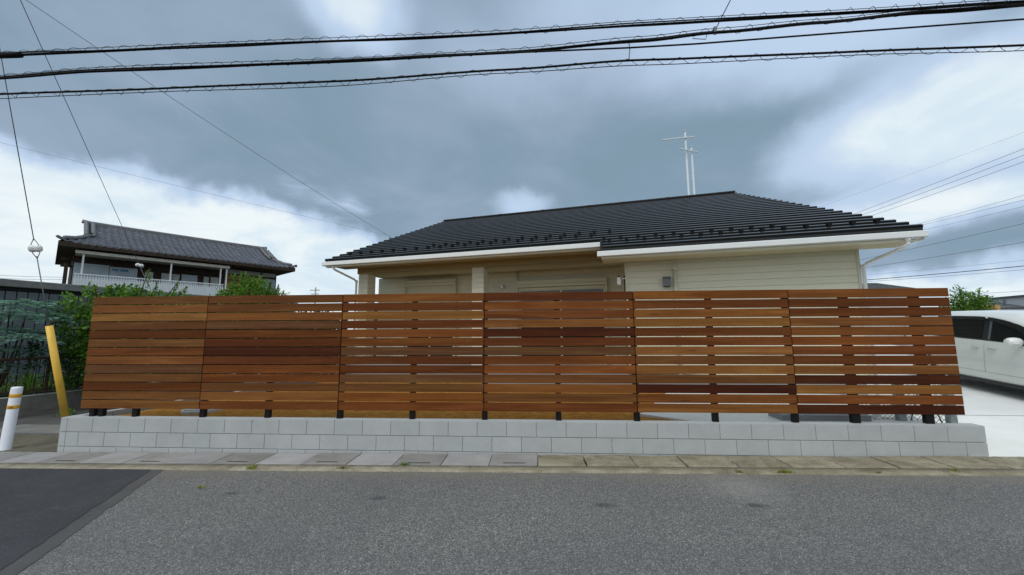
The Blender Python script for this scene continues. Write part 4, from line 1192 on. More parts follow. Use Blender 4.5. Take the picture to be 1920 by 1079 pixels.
# drop wire with clamp above the middle bundle
dw_ = thing('drop_wire', 'thin drop wire with a small clamp hanging down to the upper bundles', 'wire', (9.25, -0.5, 5.60))
MB().tube([(0, 0, 0), (0.03, -0.0, 0.06), (0.14, -0.10, 0.28), (0.55, -0.75, 1.10)], 0.006, 6).build('wire', 'cable_black', dw_, True)
MB().cbox(-0.02, 0.02, -0.02, 0.02, -0.05, 0.05, 0.006).build('clamp', 'vent_grey', dw_)
MB().tube([(0.0, 0, 0.03), (-0.10, 0.02, -0.04), (-0.13, 0, -0.12), (-0.30, 0.0, -0.10)], 0.005, 6).build('lead', 'cable_black', dw_, True)

# poles at the two ends of the span (both beyond the frame)
for px, lab in ((-3.4, 'concrete utility pole at the left end of the cables'), (27.6, 'concrete utility pole at the right end of the cables')):
    t = thing('utility_pole', lab, 'pole', (px, -0.45, gz(px) - 0.05))
    MB().tube([(0, 0, 0), (0, 0, 9.5)], 0.17, 18, taper=0.11).build('shaft', 'pole_concrete', t, True)
    MB().cbox(-0.75, 0.75, -0.22, -0.14, 8.9, 9.0, 0.01).build('crossarm', 'galvanised', t)
# service wire to the hook on the bungalow roof
hx_ = Vector((13.695, 1.676, 0)) + Matrix.Rotation(HR, 3, 'Z') @ Vector((-12.76, 2.5, 4.86))
tp = Vector((-1.27, -0.20, 7.0))
st_ = tp + (tp - hx_) * 0.22
sw = thing('service_wire', 'long thin wire sloping down across the sky to the bungalow roof edge', 'wire', tuple(hx_))
pts = []
for i in range(25):
    f_ = i / 24; p = st_.lerp(hx_, f_); p.z -= 0.55 * f_ * (1 - f_); pts.append(tuple(p - hx_))
MB().tube(pts, 0.0048, 6).build('wire', 'wire_steel', sw, True)

# far wires: right side bunch and two on the left
def far_wire(p, q, r_, label, sag=0.3, grp=None, mat='cable_black'):
    p, q = Vector(p), Vector(q); m = MB(); pts = []
    for i in range(21):
        f_ = i / 20; s_ = p.lerp(q, f_); s_.z -= sag * 4 * f_ * (1 - f_); pts.append(tuple(s_ - p))
    m.tube(pts, r_, 5)
    o = m.build('overhead_wire', mat, None, True, tuple(p)); tag(o, label, 'wire', grp); return o
FAR = [
 ((28.6, 26.15, 9.47), (30.87, 6.78, 10.62), 0.014, 'upper one of the three parallel wires rising from the right end of the black roof'),
 ((29.53, 26.19, 9.53), (30.4, 6.81, 10.14), 0.014, 'middle one of the three parallel wires rising from the right end of the black roof'),
 ((30.82, 26.25, 9.7), (29.75, 6.84, 9.59), 0.014, 'lower one of the three parallel wires rising from the right end of the black roof'),
 ((36.93, 30.61, 9.97), (34.43, 11.2, 9.18), 0.012, 'top wire of the group of three starting at the eave corner on the right'),
 ((36.93, 30.62, 9.94), (34.42, 11.24, 8.78), 0.012, 'second wire of the group of three starting at the eave corner on the right'),
 ((38.95, 30.74, 9.95), (33.4, 11.25, 8.22), 0.012, 'lowest wire of the group of three starting at the eave corner on the right'),
 ((31.83, 30.66, 7.01), (36.95, 11.46, 8.21), 0.018, 'wavy wire passing just under the right downspout of the bungalow'),
 ((24.23, 20.55, 5.08), (31.04, 8.76, 5.85), 0.015, 'dark wire reaching the bungalow wall below the right downspout elbow'),
 ((25.46, 22.67, 4.81), (34.28, 11.08, 4.89), 0.026, 'thick low cable with a grey splice box at the far right'),
 ((25.73, 22.69, 4.76), (34.14, 11.1, 4.64), 0.012, 'thin wire hanging just under the thick low cable at the right'),
 ((31.23, 32.32, 6.28), (52.71, 23.76, 7.55), 0.012, 'faint far wire above the thick low cable at the right'),
 ((39.17, 28.96, 4.49), (40.96, 19.42, 4.23), 0.014, 'lowest wire at the right, running behind the small tree top'),
 ((24.08, 29.88, 9.71), (39.29, 10.9, 14.17), 0.007, 'faint single wire crossing the bright cloud above the right end of the roof'),
 ((-32.98, 12.0, 14.78), (-6.21, 27.42, 10.25), 0.011, 'faint far wire sloping across the left sky above the old house'),
 ((-50.62, 29.72, 7.77), (-45.81, 35.29, 8.13), 0.022, 'upper one of two low far wires at the left edge'),
 ((-50.62, 29.76, 7.41), (-45.81, 35.32, 7.89), 0.022, 'lower one of two low far wires at the left edge')]
for p_, q_, r_, lb in FAR:
    far_wire(p_, q_, r_ * 0.72, lb, 0.12, None, 'wire_steel' if r_ < 0.02 else 'cable_black')
sp = Vector((31.0, 13.99, 4.85))
tag(MB().cbox(-0.42, 0.42, -0.10, 0.10, -0.07, 0.07, 0.03).build('splice_box', 'vent_grey', None, False, tuple(sp)), 'dark grey splice box hanging on the thick low cable at the far right', 'cable box').rotation_euler = (0, 0, radians(-52))

# ================================================================== old two storey house at the left
OH = atan2(0.811, 0.585)
oh = thing('old_house', 'two storey timber house with grey tiled hip and gable roof and white balcony', 'house', (-15.61, 11.67, 0), OH)
# body
MB().box(-0.05, 9.35, 1.5, 6.5, 0.0, 6.10).build('wall', 'old_wood', oh)
# roof geometry
EY, EZ, RY, RZ = -0.35, 5.93, 3.6, 7.72
def rz(y): return lerp(EZ, RZ, (y - EY) / (RY - EY)) - 0.10 * sin(pi * (y - EY) / (RY - EY))
XA, XB = -0.62, 9.85       # eave ends
GA_, GB_ = 0.55, 8.85      # gable ends at the ridge
GY = 1.55                  # where the side hips meet the gable
def xl(y): return lerp(XA, GA_ - 0.15, (y - EY) / (GY - EY)) if y < GY else GA_ - 0.35
def xr(y): return lerp(XB, GB_ + 0.15, (y - EY) / (GY - EY)) if y < GY else GB_ + 0.35
def curl(x, y):            # corners of the eave sweep up a little
    e = max(0, 1 - (y - EY) / 1.2)
    return 0.13 * e * (max(0, 1 - (x - XA) / 1.3) ** 2 + max(0, 1 - (XB - x) / 1.3) ** 2)
TW, TL = 0.285, 0.30
ny = int((RY - EY) / (TL * 0.9)); tm = MB()
for j in range(ny + 1):
    y0 = EY + j * TL * 0.9; y1 = min(y0 + TL, RY)
    x = xl(y0 + 0.05)
    x = floor(x / TW) * TW
    while x < xr(y0 + 0.05):
        if x >= xl(y0 + 0.05) - 0.02:
            prof = [(0, 0.028), (0.05, 0.062), (0.10, 0.035), (0.17, 0.0), (0.235, 0.006), (0.285, 0.028)]
            vs = []
            for (yy, up) in ((y0, 0.046), (y1 + 0.02, 0.0)):
                for px_, pz_ in prof:
                    xx = x + px_; vs.append((xx, yy, rz(yy) + pz_ + up + curl(xx, yy)))
            vs += [(vs[i][0], vs[i][1], vs[i][2] - 0.05) for i in range(6)]
            fs = [(i, i + 1, 7 + i, 6 + i) for i in range(5)] + [(12 + i, 13 + i, i + 1, i) for i in range(5)]
            tm.add(vs, fs)
        x += TW
o = tm.build('roof_tiles', 'kawara_tile', oh); o['kind'] = 'stuff'
# under-roof slab, rear slope, side hips
m = MB()
m.add([(XA, EY, EZ - 0.03 + 0.1), (XB, EY, EZ - 0.03 + 0.1), (GB_, RY, RZ - 0.03), (GA_, RY, RZ - 0.03), (XA, EY + 0.02, EZ - 0.16), (XB, EY + 0.02, EZ - 0.16), (XB, 7.6, EZ - 0.16), (XA, 7.6, EZ - 0.16)],
      [(0, 1, 5, 4), (4, 5, 6, 7)])
m.add([(XA, 7.6, EZ), (XB, 7.6, EZ), (GB_, RY, RZ), (GA_, RY, RZ)], [(0, 3, 2, 1)])
m.add([(XA, EY, EZ + 0.08), (XA, 7.6, EZ + 0.08), (GA_, 5.6, 6.95), (GA_, GY, 6.95)], [(0, 3, 2, 1)])
m.add([(XB, EY, EZ + 0.08), (XB, 7.6, EZ + 0.08), (GB_, 5.6, 6.95), (GB_, GY, 6.95)], [(0, 1, 2, 3)])
m.add([(GA_, GY, 6.9), (GA_, 5.6, 6.9), (GA_, RY, RZ)], [(0, 2, 1)]); m.add([(GB_, GY, 6.9), (GB_, 5.6, 6.9), (GB_, RY, RZ)], [(0, 1, 2)])
m.add([(XA, EY, EZ + 0.08), (XA, 7.6, EZ + 0.08), (XA, 7.6, EZ - 0.30), (XA, EY, EZ - 0.16)], [(0, 1, 2, 3)])
m.add([(XB, EY, EZ + 0.08), (XB, 7.6, EZ + 0.08), (XB, 7.6, EZ - 0.16), (XB, EY, EZ - 0.16)], [(3, 2, 1, 0)])
m.build('roof', 'old_wood', oh)
# ridges
rd = MB(); rd.tube([(GA_ - 0.42, RY, RZ + 0.15), (GA_ - 0.1, RY, RZ + 0.10), (2, RY, RZ + 0.08), (7, RY, RZ + 0.08), (GB_ + 0.1, RY, RZ + 0.10), (GB_ + 0.42, RY, RZ + 0.15)], 0.115, 10)
rd.build('ridge', 'kawara_ridge', oh, True)
MB().box(GA_ - 0.3, GB_ + 0.3, RY - 0.13, RY + 0.13, RZ - 0.08, RZ + 0.10).build('ridge_base', 'kawara_ridge', oh)
for gx in (GA_ - 0.12, GB_ + 0.12):
    dr_ = MB()
    for off_ in (-0.14, 0.12):
        dr_.tube([(gx + off_, RY - 0.1, RZ + 0.10), (gx + off_, 2.4, rz(2.4) + 0.12), (gx + off_, GY - 0.25, rz(GY - 0.25) + 0.13)], 0.095, 8)
    dr_.build('descending_ridge', 'kawara_ridge', oh, True)
for (ex_, gx) in ((XA, GA_ - 0.12), (XB, GB_ + 0.12)):
    q = MB(); q.tube([(gx, GY - 0.2, rz(GY - 0.2) + 0.11), (lerp(gx, ex_, .5), lerp(GY - .2, EY, .5), rz(lerp(GY - .2, EY, .5)) + 0.11), (lerp(gx, ex_, .82), lerp(GY - .2, EY, .82), rz(lerp(GY - .2, EY, .82)) + 0.19)], 0.10, 8)
    q.build('corner_ridge', 'kawara_ridge', oh, True)
    MB().tube([(lerp(gx, ex_, .8), EY + 0.25, EZ + 0.16), (ex_ * 1.0 + (0.05 if ex_ > 0 else -0.05), EY - 0.05, EZ + 0.27)], 0.07, 8).build('corner_tile', 'kawara_ridge', oh, True)
# balcony
MB().box(0.0, 6.17, -0.02, 1.5, 5.60, 5.66).build('balcony_roof', 'fascia_old', oh)
MB().cbox(-0.05, 6.22, -0.10, -0.02, 5.53, 5.69, 0.01).build('balcony_fascia', 'fascia_old', oh)
for x in (0.24, 3.53, 5.80, 6.10):
    MB().cbox(x - 0.035, x + 0.035, 0.0, 0.07, 3.4, 5.53, 0.006).build('balcony_post', 'rail_white', oh)
MB().cbox(0.0, 5.98, -0.05, 0.0, 4.49, 4.545, 0.008).build('handrail', 'rail_white', oh)
MB().cbox(0.0, 5.98, -0.045, -0.005, 4.36, 4.385, 0.004).build('lower_rail', 'rail_white', oh)
pk = MB(); x = 0.02
while x < 5.95:
    pk.box(x, x + 0.075, -0.035, -0.015, 3.35, 4.36); pk.box(x + 0.02, x + 0.05, -0.035, -0.015, 4.386, 4.49); x += 0.098
o = pk.build('balcony_slats', 'rail_white', oh); o['kind'] = 'stuff'
MB().box(0.0, 5.98, -0.012, 0.0, 3.35, 4.30).build('balcony_backing', 'rail_white', oh)
MB().box(0, 6.2, 0.0, 1.5, 3.30, 3.40).build('balcony_floor', 'old_wood', oh)
# first-floor openings behind the balcony
def pan(x0, x1, z0, z1, mat, nm, y=1.46): return MB().cbox(x0, x1, y, 1.497, z0, z1, 0.006).build(nm, mat, oh)
pan(-0.0, 1.25, 3.45, 5.25, 'pale_shutter', 'storm_shutter'); s2 = pan(1.27, 2.35, 3.45, 5.20, 'pale_shutter', 'storm_shutter')
MB().cbox(1.35, 1.60, 1.452, 1.459, 4.98, 5.10, 0.003).build('sticker', 'blue_print', s2)
MB().cbox(1.68, 1.98, 1.452, 1.459, 4.98, 5.10, 0.003).build('sticker', 'blue_print', s2)
for (a_, b_) in ((2.65, 3.0), (3.35, 3.85), (3.87, 4.15), (5.30, 5.55)):
    w_ = pan(a_ - 0.04, b_ + 0.04, 3.6, 5.15, 'old_wood', 'window_frame', 1.44)
    MB().box(a_, b_, 1.434, 1.439, 3.7, 5.08).build('pane', 'curtain', w_)
pan(4.25, 5.0, 3.45, 5.12, 'pale_shutter', 'storm_shutter')
pan(5.65, 6.05, 3.45, 5.10, 'curtain', 'storm_shutter')
MB().cbox(2.4, 6.3, 1.40, 1.497, 5.22, 5.34, 0.01).build('lintel', 'old_wood', oh)
# plaster bays at the right end
for (a_, b_, z0, z1, mt) in ((6.35, 7.25, 5.45, 5.72, 'curtain'), (7.35, 8.35, 5.45, 5.72, 'curtain'), (8.45, 9.28, 5.45, 5.72, 'curtain'),
                             (6.35, 7.25, 5.05, 5.38, 'ochre_plaster'), (7.35, 8.35, 4.95, 5.38, 'ochre_plaster'), (6.35, 7.25, 3.4, 4.98, 'ochre_plaster'), (7.35, 8.35, 3.4, 4.88, 'ochre_plaster')):
    pan(a_, b_, z0, z1, mt, 'plaster_panel', 1.47)
pan(8.45, 9.28, 4.3, 5.30, 'pale_shutter', 'window', 1.47)
# left side bracket timbers
for z in (5.0, 5.35):
    MB().cbox(-0.45, -0.05, 1.6, 1.72, z, z + 0.12, 0.01).build('bracket', 'old_wood', oh)
MB().cbox(-0.32, -0.18, 1.55, 1.7, 3.2, 5.2, 0.01).build('downpipe', 'old_wood', oh)

# ================================================================== dark metal shed
sa, sb = Vector((-7.9, 1.4, 0)), Vector((-5.0, 12.6, 0))
sdir = (sb - sa).normalized(); SA = atan2(sdir.y, sdir.x)
SLN = (sb - sa).length
shed = thing('metal_shed', 'long dark grey shed clad in vertical metal panels beyond the garden', 'shed', (sa.x, sa.y, 0), SA)
MB().box(0, SLN, 0.02, 3.5, -0.2, 2.85).build('wall', 'black_post', shed)
MB().cbox(-0.2, SLN + 0.15, -0.12, 3.6, 2.86, 3.06, 0.015).build('roof', 'shed_trim', shed)
MB().cbox(-0.15, SLN + 0.1, -0.03, 0.019, 2.76, 2.86, 0.01).build('fascia', 'black_post', shed)
pn = MB(); pn.cbox(0, 0.180, -0.012, 0.0195, -0.2, 2.75, 0.006)
pme = pn.mesh('wall_panel', 'shed_panel')
x = 0.0
while x < SLN - 0.2: put('wall_panel', pme, shed, (x, -0.001, 0)); x += 0.2

# ================================================================== garden wall with rusty fence
ga, gbk = Vector((-4.35, 0.2, 0)), Vector((-2.55, 6.6, 0))
gd = (gbk - ga).normalized(); GAng = atan2(gd.y, gd.x); GLn = (gbk - ga).length
gw = thing('garden_wall', 'low weathered concrete wall edging the neighbour garden beside the lane', 'wall', (ga.x, ga.y, gz(-4)), GAng)
MB().cbox(0, GLn, 0.0, 0.14, -0.1, 0.44, 0.01).build('wall_body', 'old_concrete', gw)
MB().cbox(-0.002, GLn + 0.002, -0.004, 0.144, 0.4405, 0.455, 0.004).build('coping', 'old_concrete_lit_top', gw)  # highlight along the wall top, painted in as a paler concrete
m = MB(); m.add([(0.05, 0.15, 0.42), (GLn, 0.15, 0.42), (GLn, 4.2, 0.45), (0.05, 4.2, 0.45)], [(0, 1, 2, 3)])
o = m.build('garden_ground', 'garden_earth', None, kind='structure'); o.location = gw.location; o.rotation_euler = (0, 0, GAng)
gf = thing('iron_fence', 'rusty brown iron fence standing on the low garden wall', 'fence', (ga.x, ga.y, gz(-4) + 0.456), GAng)
MB().tube([(0, 0.07, 0.76), (GLn, 0.07, 0.76)], 0.026, 10).build('top_rail', 'rust_brown', gf, True)
MB().tube([(0, 0.07, 0.10), (GLn, 0.07, 0.10)], 0.018, 8).build('bottom_rail', 'rust_brown', gf, True)
fp = MB().cbox(-0.022, 0.022, 0.048, 0.092, 0, 0.76, 0.004).mesh('fence_post', 'rust_brown')
bl = MB().tube([(0, 0.07, 0.10), (0, 0.07, 0.75)], 0.007, 6).mesh('baluster', 'rust_brown', True)
x = 0.15
while x < GLn: put('fence_post', fp, gf, (x, 0, 0)); x += 1.1
x = 0.05
while x < GLn: put('baluster', bl, gf, (x, 0, 0)); x += 0.125
stick = tag(MB().tube([(-4.6, 2.5, 1.55), (-3.9, 2.9, 1.52), (-3.3, 3.3, 1.42)], 0.011, 6, taper=0.006).build('dead_branch', 'post_white', None, True), 'bare pale branch lying across the shrubs above the rusty rail', 'branch')

# ================================================================== plants
def leaf(m, p, nrm, d, L, W_):
    s_ = nrm.cross(d)
    if s_.length < 1e-4: s_ = d.orthogonal()
    s_.normalize()
    a = p; b = p + d * L * 0.5 + s_ * W_ * 0.5; c = p + d * L; e = p + d * L * 0.5 - s_ * W_ * 0.5
    m.add([a, b, c, e], [(0, 1, 2, 3)])
def rv(rr): 
    while True:
        v = Vector((rr.uniform(-1, 1), rr.uniform(-1, 1), rr.uniform(-1, 1)))
        if 0.05 < v.length < 1: return v.normalized()
def crown(blobs, n, L, W_, seed, droop=0.0, inner=0.45):
    """leaves in small sprays through the volume of several blobs"""
    rr = random.Random(seed); m = MB(); tot = sum(b[3] * b[4] * b[5] for b in blobs)
    for (cx, cy, cz, ax, ay, az) in blobs:
        k_ = int(n * ax * ay * az / tot / 6)
        for i in range(k_):
            d = rv(rr); r_ = inner + (1 - inner) * rr.random() ** 0.6
            r_ *= 0.82 + 0.36 * noise.noise(Vector((cx * 3, cy * 3, cz * 3)) + d * 2.2)+ 0.06
            p = Vector((cx + d.x * ax * r_, cy + d.y * ay * r_, cz + d.z * az * r_))
            tw = (d + rv(rr) * 0.7).normalized(); tw.z -= droop
            for q in range(6):
                dd = (tw + rv(rr) * 0.8).normalized(); nn_ = (Vector((0, 0, 1)) + rv(rr) * 0.8).normalized()
                s_ = rr.uniform(0.6, 1.25)
                leaf(m, p + tw * (q * L * 0.45), nn_, dd, L * s_, W_ * s_)
    return m
def shoot(m, base, h, lean, L, W_, rr, n=16):
    for q in range(n):
        f_ = q / n; p = Vector(base) + Vector((lean[0] * f_, lean[1] * f_, h * f_))
        for z in range(3):
            dd = (rv(rr) + Vector((0, 0, 0.35))).normalized(); leaf(m, p, (Vector((0, 0, 1)) + rv(rr) * .6).normalized(), dd, L * rr.uniform(.6, 1.2) * (1.2 - 0.5 * f_), W_ * rr.uniform(.7, 1.2))
def limbs(base, tips, r_, rr, n=6):
    m = MB()
    for tp_ in tips:
        b, t_ = Vector(base), Vector(tp_); pts = []
        for i in range(n + 1):
            f_ = i / n; p = b.lerp(t_, f_); p.x += 0.05 * sin(3 * f_ + tp_[0]) * (t_ - b).length * f_ * (1 - f_) * 2
            pts.append(tuple(p))
        m.tube(pts, r_, 7, taper=r_ * 0.25)
    return m
def plant(name, label, cat, blobs, n, L, W_, leafm, seed, shoots=(), trunk_r=0.03, droop=0.0, group=None, ground=0.4, inner=0.45):
    b0 = blobs[0]; base = Vector((b0[0], b0[1], ground))
    t = thing(name, label, cat, tuple(base), 0, group)
    rr = random.Random(seed + 99)
    m = crown([(b[0] - base.x, b[1] - base.y, b[2] - base.z, b[3], b[4], b[5]) for b in blobs], n, L, W_, seed, droop, inner)
    for (p, h, ln) in shoots: shoot(m, Vector(p) - base, h, ln, L, W_, rr)
    m.build('crown', leafm, t)
    tips = [(b[0] - base.x, b[1] - base.y, b[2] - base.z + b[5] * 0.3) for b in blobs] + [(p[0] - base.x + ln[0], p[1] - base.y + ln[1], p[2] - base.z + h) for p, h, ln in shoots]
    limbs((0, 0, 0), tips, trunk_r, rr).build('trunk', 'bark', t, True)
    return t
# tall green shrub at the left end of the fence
plant('shrub', 'tall bright green shrub with upright shoots against the left end of the fence', 'shrub',
      [(-2.95, 3.0, 1.15, 0.50, 0.5, 0.75), (-2.85, 2.9, 1.75, 0.42, 0.5, 0.55), (-2.65, 2.9, 2.30, 0.40, 0.4, 0.34), (-3.42, 2.6, 1.80, 0.30, 0.3, 0.42), (-3.3, 2.6, 2.30, 0.28, .25, .28), (-2.0, 3.3, 2.30, 0.5, 0.35, 0.16), (-1.2, 3.4, 2.2, 0.5, 0.35, 0.12)], 13000, 0.085, 0.048, 'leaf_green', 3,
      shoots=[((-3.0, 2.5, 2.3), 0.40, (0.03, 0, 0)), ((-2.75, 2.6, 2.4), 0.30, (0.05, 0, 0)), ((-2.0, 2.75, 2.35), 0.75, (-0.03, 0.05, 0)), ((-1.85, 2.75, 2.3), 0.45, (0.1, 0.0, 0)), ((-1.4, 2.8, 2.25), 0.55, (0.05, 0.05, 0)), ((-1.25, 2.8, 2.25), 0.42, (0.12, 0.05, 0))])
plant('shrub', 'dark leafy undergrowth shrub below the bright one, behind the rusty fence', 'shrub',
      [(-3.35, 2.9, 0.85, 0.5, 0.6, 0.45), (-2.9, 3.7, 0.8, 0.4, 0.6, 0.5), (-3.9, 2.6, 1.15, 0.35, 0.5, 0.28)], 4200, 0.07, 0.04, 'leaf_dark', 8)
plant('shrub', 'lime green low plant leaning on the rusty rail behind the yellow guard', 'shrub',
      [(-3.6, 2.9, 1.35, 0.42, 0.3, 0.16), (-3.25, 3.0, 1.15, 0.3, 0.3, 0.25)], 1500, 0.075, 0.04, 'leaf_green', 14)
# blue green feathery tree at the left edge: flat fronds
t = thing('acacia_tree', 'blue green feathery tree with drooping fronds at the left edge', 'tree', (-4.45, 2.15, 0.4))
m = MB(); rr = random.Random(21)
def frond(p, d, L):
    n = 16
    for i in range(n):
        f_ = i / n; q = p + d * L * f_ + Vector((0, 0, -0.30 * L * f_ * f_))
        sd_ = d.cross(Vector((0, 0, 1))).normalized()
        for s_ in (1, -1):
            dd = (sd_ * s_ + d * 0.55 + Vector((0, 0, rr.uniform(-0.2, 0.15)))).normalized()
            leaf(m, q, (Vector((0, 0, 1)) + rv(rr) * 0.3).normalized(), dd, 0.12 * (1.1 - f_ * 0.6), 0.034)
for (ox, oy, lay, rad0, cnt) in ((0.25, -0.1, 2.28, 0.62, 46), (0.45, 0.0, 2.02, 0.75, 60), (-0.1, 0.1, 1.72, 0.75, 50), (0.52, -0.05, 1.58, 0.70, 56), (0.05, 0.1, 1.25, 0.50, 34), (0.0, -0.1, 0.92, 0.42, 26)):
    for i in range(cnt):
        an = rr.uniform(0, 2 * pi); rad = rr.random() ** 0.6 * rad0
        p = Vector((cos(an) * rad + ox, sin(an) * rad * 0.7 + oy, lay - 0.35 + rr.uniform(-0.07, 0.07) - 0.16 * rad))
        d = Vector((cos(an) + rr.uniform(-.4, .4), sin(an) + rr.uniform(-.4, .4), rr.uniform(-0.05, 0.15))).normalized()
        frond(p, d, rr.uniform(0.22, 0.36))
m.build('crown', 'leaf_blue', t)
limbs((0, 0, 0), [(0.35, 0.1, 1.2), (-0.1, 0.1, 1.35), (0.2, -0.1, 1.85), (0.3, 0.1, 1.6)], 0.03, rr).build('trunk', 'bark', t, True)
# undergrowth ground cover inside the garden
m = MB(); rr = random.Random(31)
for i in range(9000):
    f_ = rr.random(); s_ = rr.uniform(0.3, 2.2)
    p = ga.lerp(gbk, f_) + Vector((-gd.y, gd.x, 0)) * s_; p.z = 0.35 + rr.random() ** 2 * (0.25 + 0.4 * noise.noise(Vector((p.x * 1.2, p.y * 1.2, 4))) ** 2 * 3)
    leaf(m, p, (Vector((0, 0, 1)) + rv(rr) * .7).normalized(), rv(rr), rr.uniform(0.03, 0.07), rr.uniform(0.02, 0.035))
m.build('undergrowth', 'leaf_green', None, kind='stuff')
# sword-leaved plants
def sword(x, y, z, n, h, label, seed):
    rr = random.Random(seed); m = MB()
    for i in range(n):
        a_ = rr.uniform(0, 2 * pi); ln = rr.uniform(0.08, 0.3); w_ = 0.016; hh = h * rr.uniform(0.6, 1.0); pv = None
        pts = [(ln * cos(a_) * f_ ** 1.6, ln * sin(a_) * f_ ** 1.6, hh * f_) for f_ in (0, .3, .6, .85, 1)]
        vs = []
        for q, (px_, py_, pz_) in enumerate(pts):
            ww = w_ * (1.0, 1.1, 0.9, 0.5, 0.05)[q]; vs += [(px_ - sin(a_) * ww, py_ + cos(a_) * ww, pz_), (px_ + sin(a_) * ww, py_ - cos(a_) * ww, pz_)]
        m.add(vs, [(2 * q, 2 * q + 1, 2 * q + 3, 2 * q + 2) for q in range(4)])
    tag(m.build('sword_plant', 'leaf_green', None, True, (x, y, z)), label, 'plant')
sword(-3.86, 2.25, 0.36, 16, 0.62, 'sword leaved plant behind the rusty fence, just left of the yellow guard', 41)
sword(-3.60, 2.75, 0.36, 10, 0.5, 'smaller sword leaved plant right behind the yellow guard', 43)
def weed(x, y, z, n, r_, h, mat, label, seed, L=0.05, W_=0.028):
    rr = random.Random(seed); m = MB()
    for i in range(n):
        p = Vector((rr.gauss(0, r_), rr.gauss(0, r_ * 0.6), rr.random() * h)); leaf(m, p, (Vector((0, 0, 1)) + rv(rr) * .7).normalized(), (rv(rr) + Vector((0, 0, .4))).normalized(), L * rr.uniform(.6, 1.2), W_ * rr.uniform(.6, 1.2))
    tag(m.build('weed', mat, None, False, (x, y, z)), label, 'weed')
weed(-3.05, 2.35, gz(-3), 130, 0.10, 0.14, 'leaf_green', 'small leafy weed at the foot of the garden wall', 51)
weed(-2.75, 3.55, gz(-3), 200, 0.16, 0.34, 'leaf_green', 'taller weed clump by the garden wall behind the fence corner', 52)
def grass(x, y, z, n, r_, h, mat, label, seed):
    rr = random.Random(seed); m = MB()
    for i in range(n):
        b = Vector((rr.gauss(0, r_), rr.gauss(0, 0.010), 0)); d = Vector((rr.gauss(0, .5), rr.gauss(0, .4), 1)).normalized(); w_ = 0.003
        hh = h * rr.uniform(.4, 1); s_ = Vector((rr.uniform(-1, 1), rr.uniform(-1, 1), 0)).normalized() * w_
        t_ = b + d * hh + Vector((d.x, d.y, 0)) * hh * .5
        m.add([b - s_, b + s_, b + d * hh * .6 + s_ * .7, t_, b + d * hh * .6 - s_ * .7], [(0, 1, 2, 3, 4)])
    tag(m.build('grass_tuft', mat, None, False, (x, y, z)), label, 'grass')
def gx(x, y): return gz(x) - 0.004
grass(3.28, -0.60, gx(3.3, 0), 60, 0.030, 0.085, 'leaf_lime', 'green grass tuft at the kerb right of the dark asphalt corner', 61)
grass(4.42, -0.57, gx(4.4, 0), 45, 0.028, 0.06, 'leaf_dry', 'yellowish grass tuft on the kerb under the third fence panel', 62)
grass(3.16, -1.17, gx(3.1, 0), 34, 0.022, 0.04, 'leaf_lime', 'tiny grass tuft growing out in the asphalt', 63)
grass(5.16, -0.45, gx(5.1, 0) + 0.01, 60, 0.035, 0.055, 'leaf_green', 'dark green tuft in the joint above a slotted cover', 64)
grass(9.62, -0.60, gx(9.6, 0), 110, 0.045, 0.05, 'leaf_lime', 'widest yellow green grass patch along the right kerb', 65)
grass(9.12, -0.60, gx(9.1, 0), 30, 0.02, 0.05, 'leaf_dry', 'thin grass tuft just left of the widest kerb grass', 66)
grass(10.62, -0.59, gx(10.6, 0), 26, 0.02, 0.04, 'leaf_dry', 'small dry tuft midway along the right kerb', 67)
grass(11.52, -0.52, gx(11.5, 0), 40, 0.03, 0.045, 'leaf_lime', 'rightmost grass tuft on the rough kerb', 68)
grass(-1.62, 0.42, gz(-1.6), 50, 0.05, 0.045, 'leaf_dry', 'flat dry weed on the lane concrete strip', 69)
# round bush between the old house and the bungalow
plant('bush', 'rounded dark green bush showing above the second fence panel', 'bush',
      [(-1.60, 5.4, 2.50, 0.85, 0.7, 0.76), (-2.2, 5.4, 2.28, 0.6, 0.6, 0.52), (-1.05, 5.5, 2.25, 0.60, 0.6, 0.58), (-1.5, 5.4, 1.4, 1.0, 0.8, 0.9)], 34000, 0.06, 0.040, 'leaf_green', 71,
      shoots=[((-1.45, 5.1, 3.0), 0.30, (0, 0, 0)), ((-1.85, 5.1, 3.0), 0.22, (-0.04, 0, 0)), ((-0.9, 5.2, 2.85), 0.24, (0.04, 0, 0)), ((-0.65, 5.2, 2.7), 0.3, (0.04, 0, 0))], trunk_r=0.05, ground=0.3)

plant('hedge', 'dark clipped hedge running low behind the second fence panel', 'hedge',
      [(-3.0, 4.9, 1.4, 0.7, 0.5, 0.95), (-2.1, 5.0, 1.4, 0.8, 0.5, 0.9), (-1.1, 5.0, 1.3, 0.8, 0.5, 0.9), (-0.2, 5.1, 1.3, 0.7, 0.5, 0.92), (0.55, 5.1, 1.3, 0.6, 0.5, 0.98), (0.95, 5.2, 1.3, 0.35, 0.4, 0.95)], 42000, 0.085, 0.06, 'leaf_dark', 75, trunk_r=0.03, ground=0.1)
# small tree behind the minivan
plant('garden_tree', 'small two headed green tree behind the white minivan', 'tree',
      [(25.0, 11.8, 2.75, 0.42, 0.4, 0.36), (24.85, 11.8, 3.12, 0.20, 0.2, 0.22), (25.55, 11.8, 2.72, 0.38, 0.35, 0.22), (25.55, 11.8, 3.0, 0.17, 0.2, 0.20), (24.55, 11.9, 2.60, 0.35, .3, .24), (25.1, 11.8, 2.45, 0.75, .4, .22)], 4200, 0.085, 0.05, 'leaf_green', 81,
      shoots=[((24.85, 11.8, 3.05), 0.30, (-0.05, 0, 0)), ((25.55, 11.8, 2.95), 0.25, (0.05, 0, 0)), ((25.8, 11.8, 2.8), 0.25, (0.1, 0, 0))], trunk_r=0.06, ground=0.4)

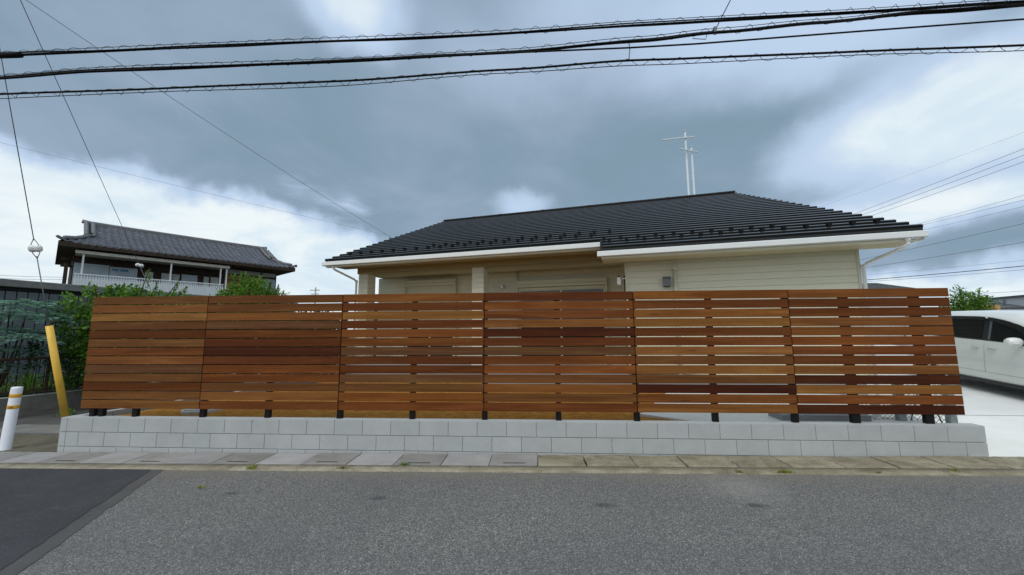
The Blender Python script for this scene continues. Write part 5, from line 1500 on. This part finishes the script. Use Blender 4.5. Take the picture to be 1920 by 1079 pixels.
# ================================================================== buildings far at the right
t = thing('tan_house', 'low tan rendered building behind the minivan', 'building', (32.4, 18.4, 0), radians(-20))
MB().box(-2.2, 1.1, 0, 5, 0, 2.72).build('wall', 'tan_render', t)
MB().box(0.15, 0.62, -0.01, 1.0, 2.72, 3.02).build('parapet', 'tan_render', t)
MB().box(0.72, 1.10, -0.01, 1.0, 2.72, 2.98).build('parapet', 'tan_render', t)
MB().box(0.3, 0.48, -0.03, -0.011, 2.3, 2.60).build('window', 'window_glass', t)
t = thing('grey_house', 'pale grey house with a low hipped roof far behind the minivan', 'house', (49.4, 32.2, 0), radians(-12))
MB().box(0, 9, 0, 7, 0, 3.52).build('wall', 'grey_render', t)
m = MB(); m.add([(-0.4, -0.4, 3.55), (9.4, -0.4, 3.55), (9.4, 7.4, 3.55), (-0.4, 7.4, 3.55), (2.6, 3.5, 4.38), (6.5, 3.5, 4.38)], [(0, 1, 5, 4), (1, 2, 5), (2, 3, 4, 5), (3, 0, 4), (3, 2, 1, 0)])
m.build('roof', 'grey_tile', t)
MB().box(1.5, 2.2, -0.02, -0.001, 2.9, 3.35).build('window', 'window_glass', t)
MB().tube([(1.0, 0.6, 3.6), (1.0, 0.6, 4.3)], 0.09, 8).build('chimney', 'grey_tile', t)
t = thing('white_house', 'taller white house wall at the far right edge beside the grey one', 'house', (51.3, 31.4, 0), radians(-12))
MB().box(0, 6, 0, 6, 0, 4.55).build('wall', 'grey_render', t)
MB().box(-0.3, 6.2, -0.3, 6.2, 4.55, 4.7).build('roof', 'grey_tile', t)
t = thing('grey_roof_house', 'house with a low grey sloping roof just right of the bungalow corner', 'house', (28.8, 20.9, 0), radians(-5))
MB().box(-3.8, 2.4, 0.3, 7.7, 0, 4.05).build('wall', 'grey_render', t)
m = MB(); P1 = [(-4, 4.68), (0.5, 4.68), (2.7, 4.30), (2.7, 4.08), (-4, 4.08)]
m.prism(P1, 0.0, 8.0, 'xz')
m.build('roof', 'grey_tile', t)
# small distant utility pole between the bush and the bungalow
t = thing('utility_pole', 'tiny distant utility pole on the skyline left of the bungalow', 'pole', (-27.8, 52.4, 0))
MB().tube([(0, 0, 0), (0, 0, 8.7)], 0.15, 8, taper=0.11).build('shaft', 'pole_concrete', t, True)
MB().box(-0.9, 0.7, -0.08, 0.0, 8.2, 8.32).build('crossarm', 'galvanised', t)
MB().box(-0.7, 0.6, -0.08, 0.0, 7.6, 7.7).build('crossarm', 'galvanised', t)
# faraway tiled ridge end right of the bush
t = thing('far_shed', 'small dark roof end right of the rounded bush', 'building', (-2.2, 14.2, 0), radians(12))
MB().box(0, 1.8, 0, 3, 0, 3.0).build('wall', 'old_wood', t)
MB().cbox(-0.1, 1.95, -0.2, 3.2, 3.0, 3.12, 0.02).build('roof', 'kawara_ridge', t)
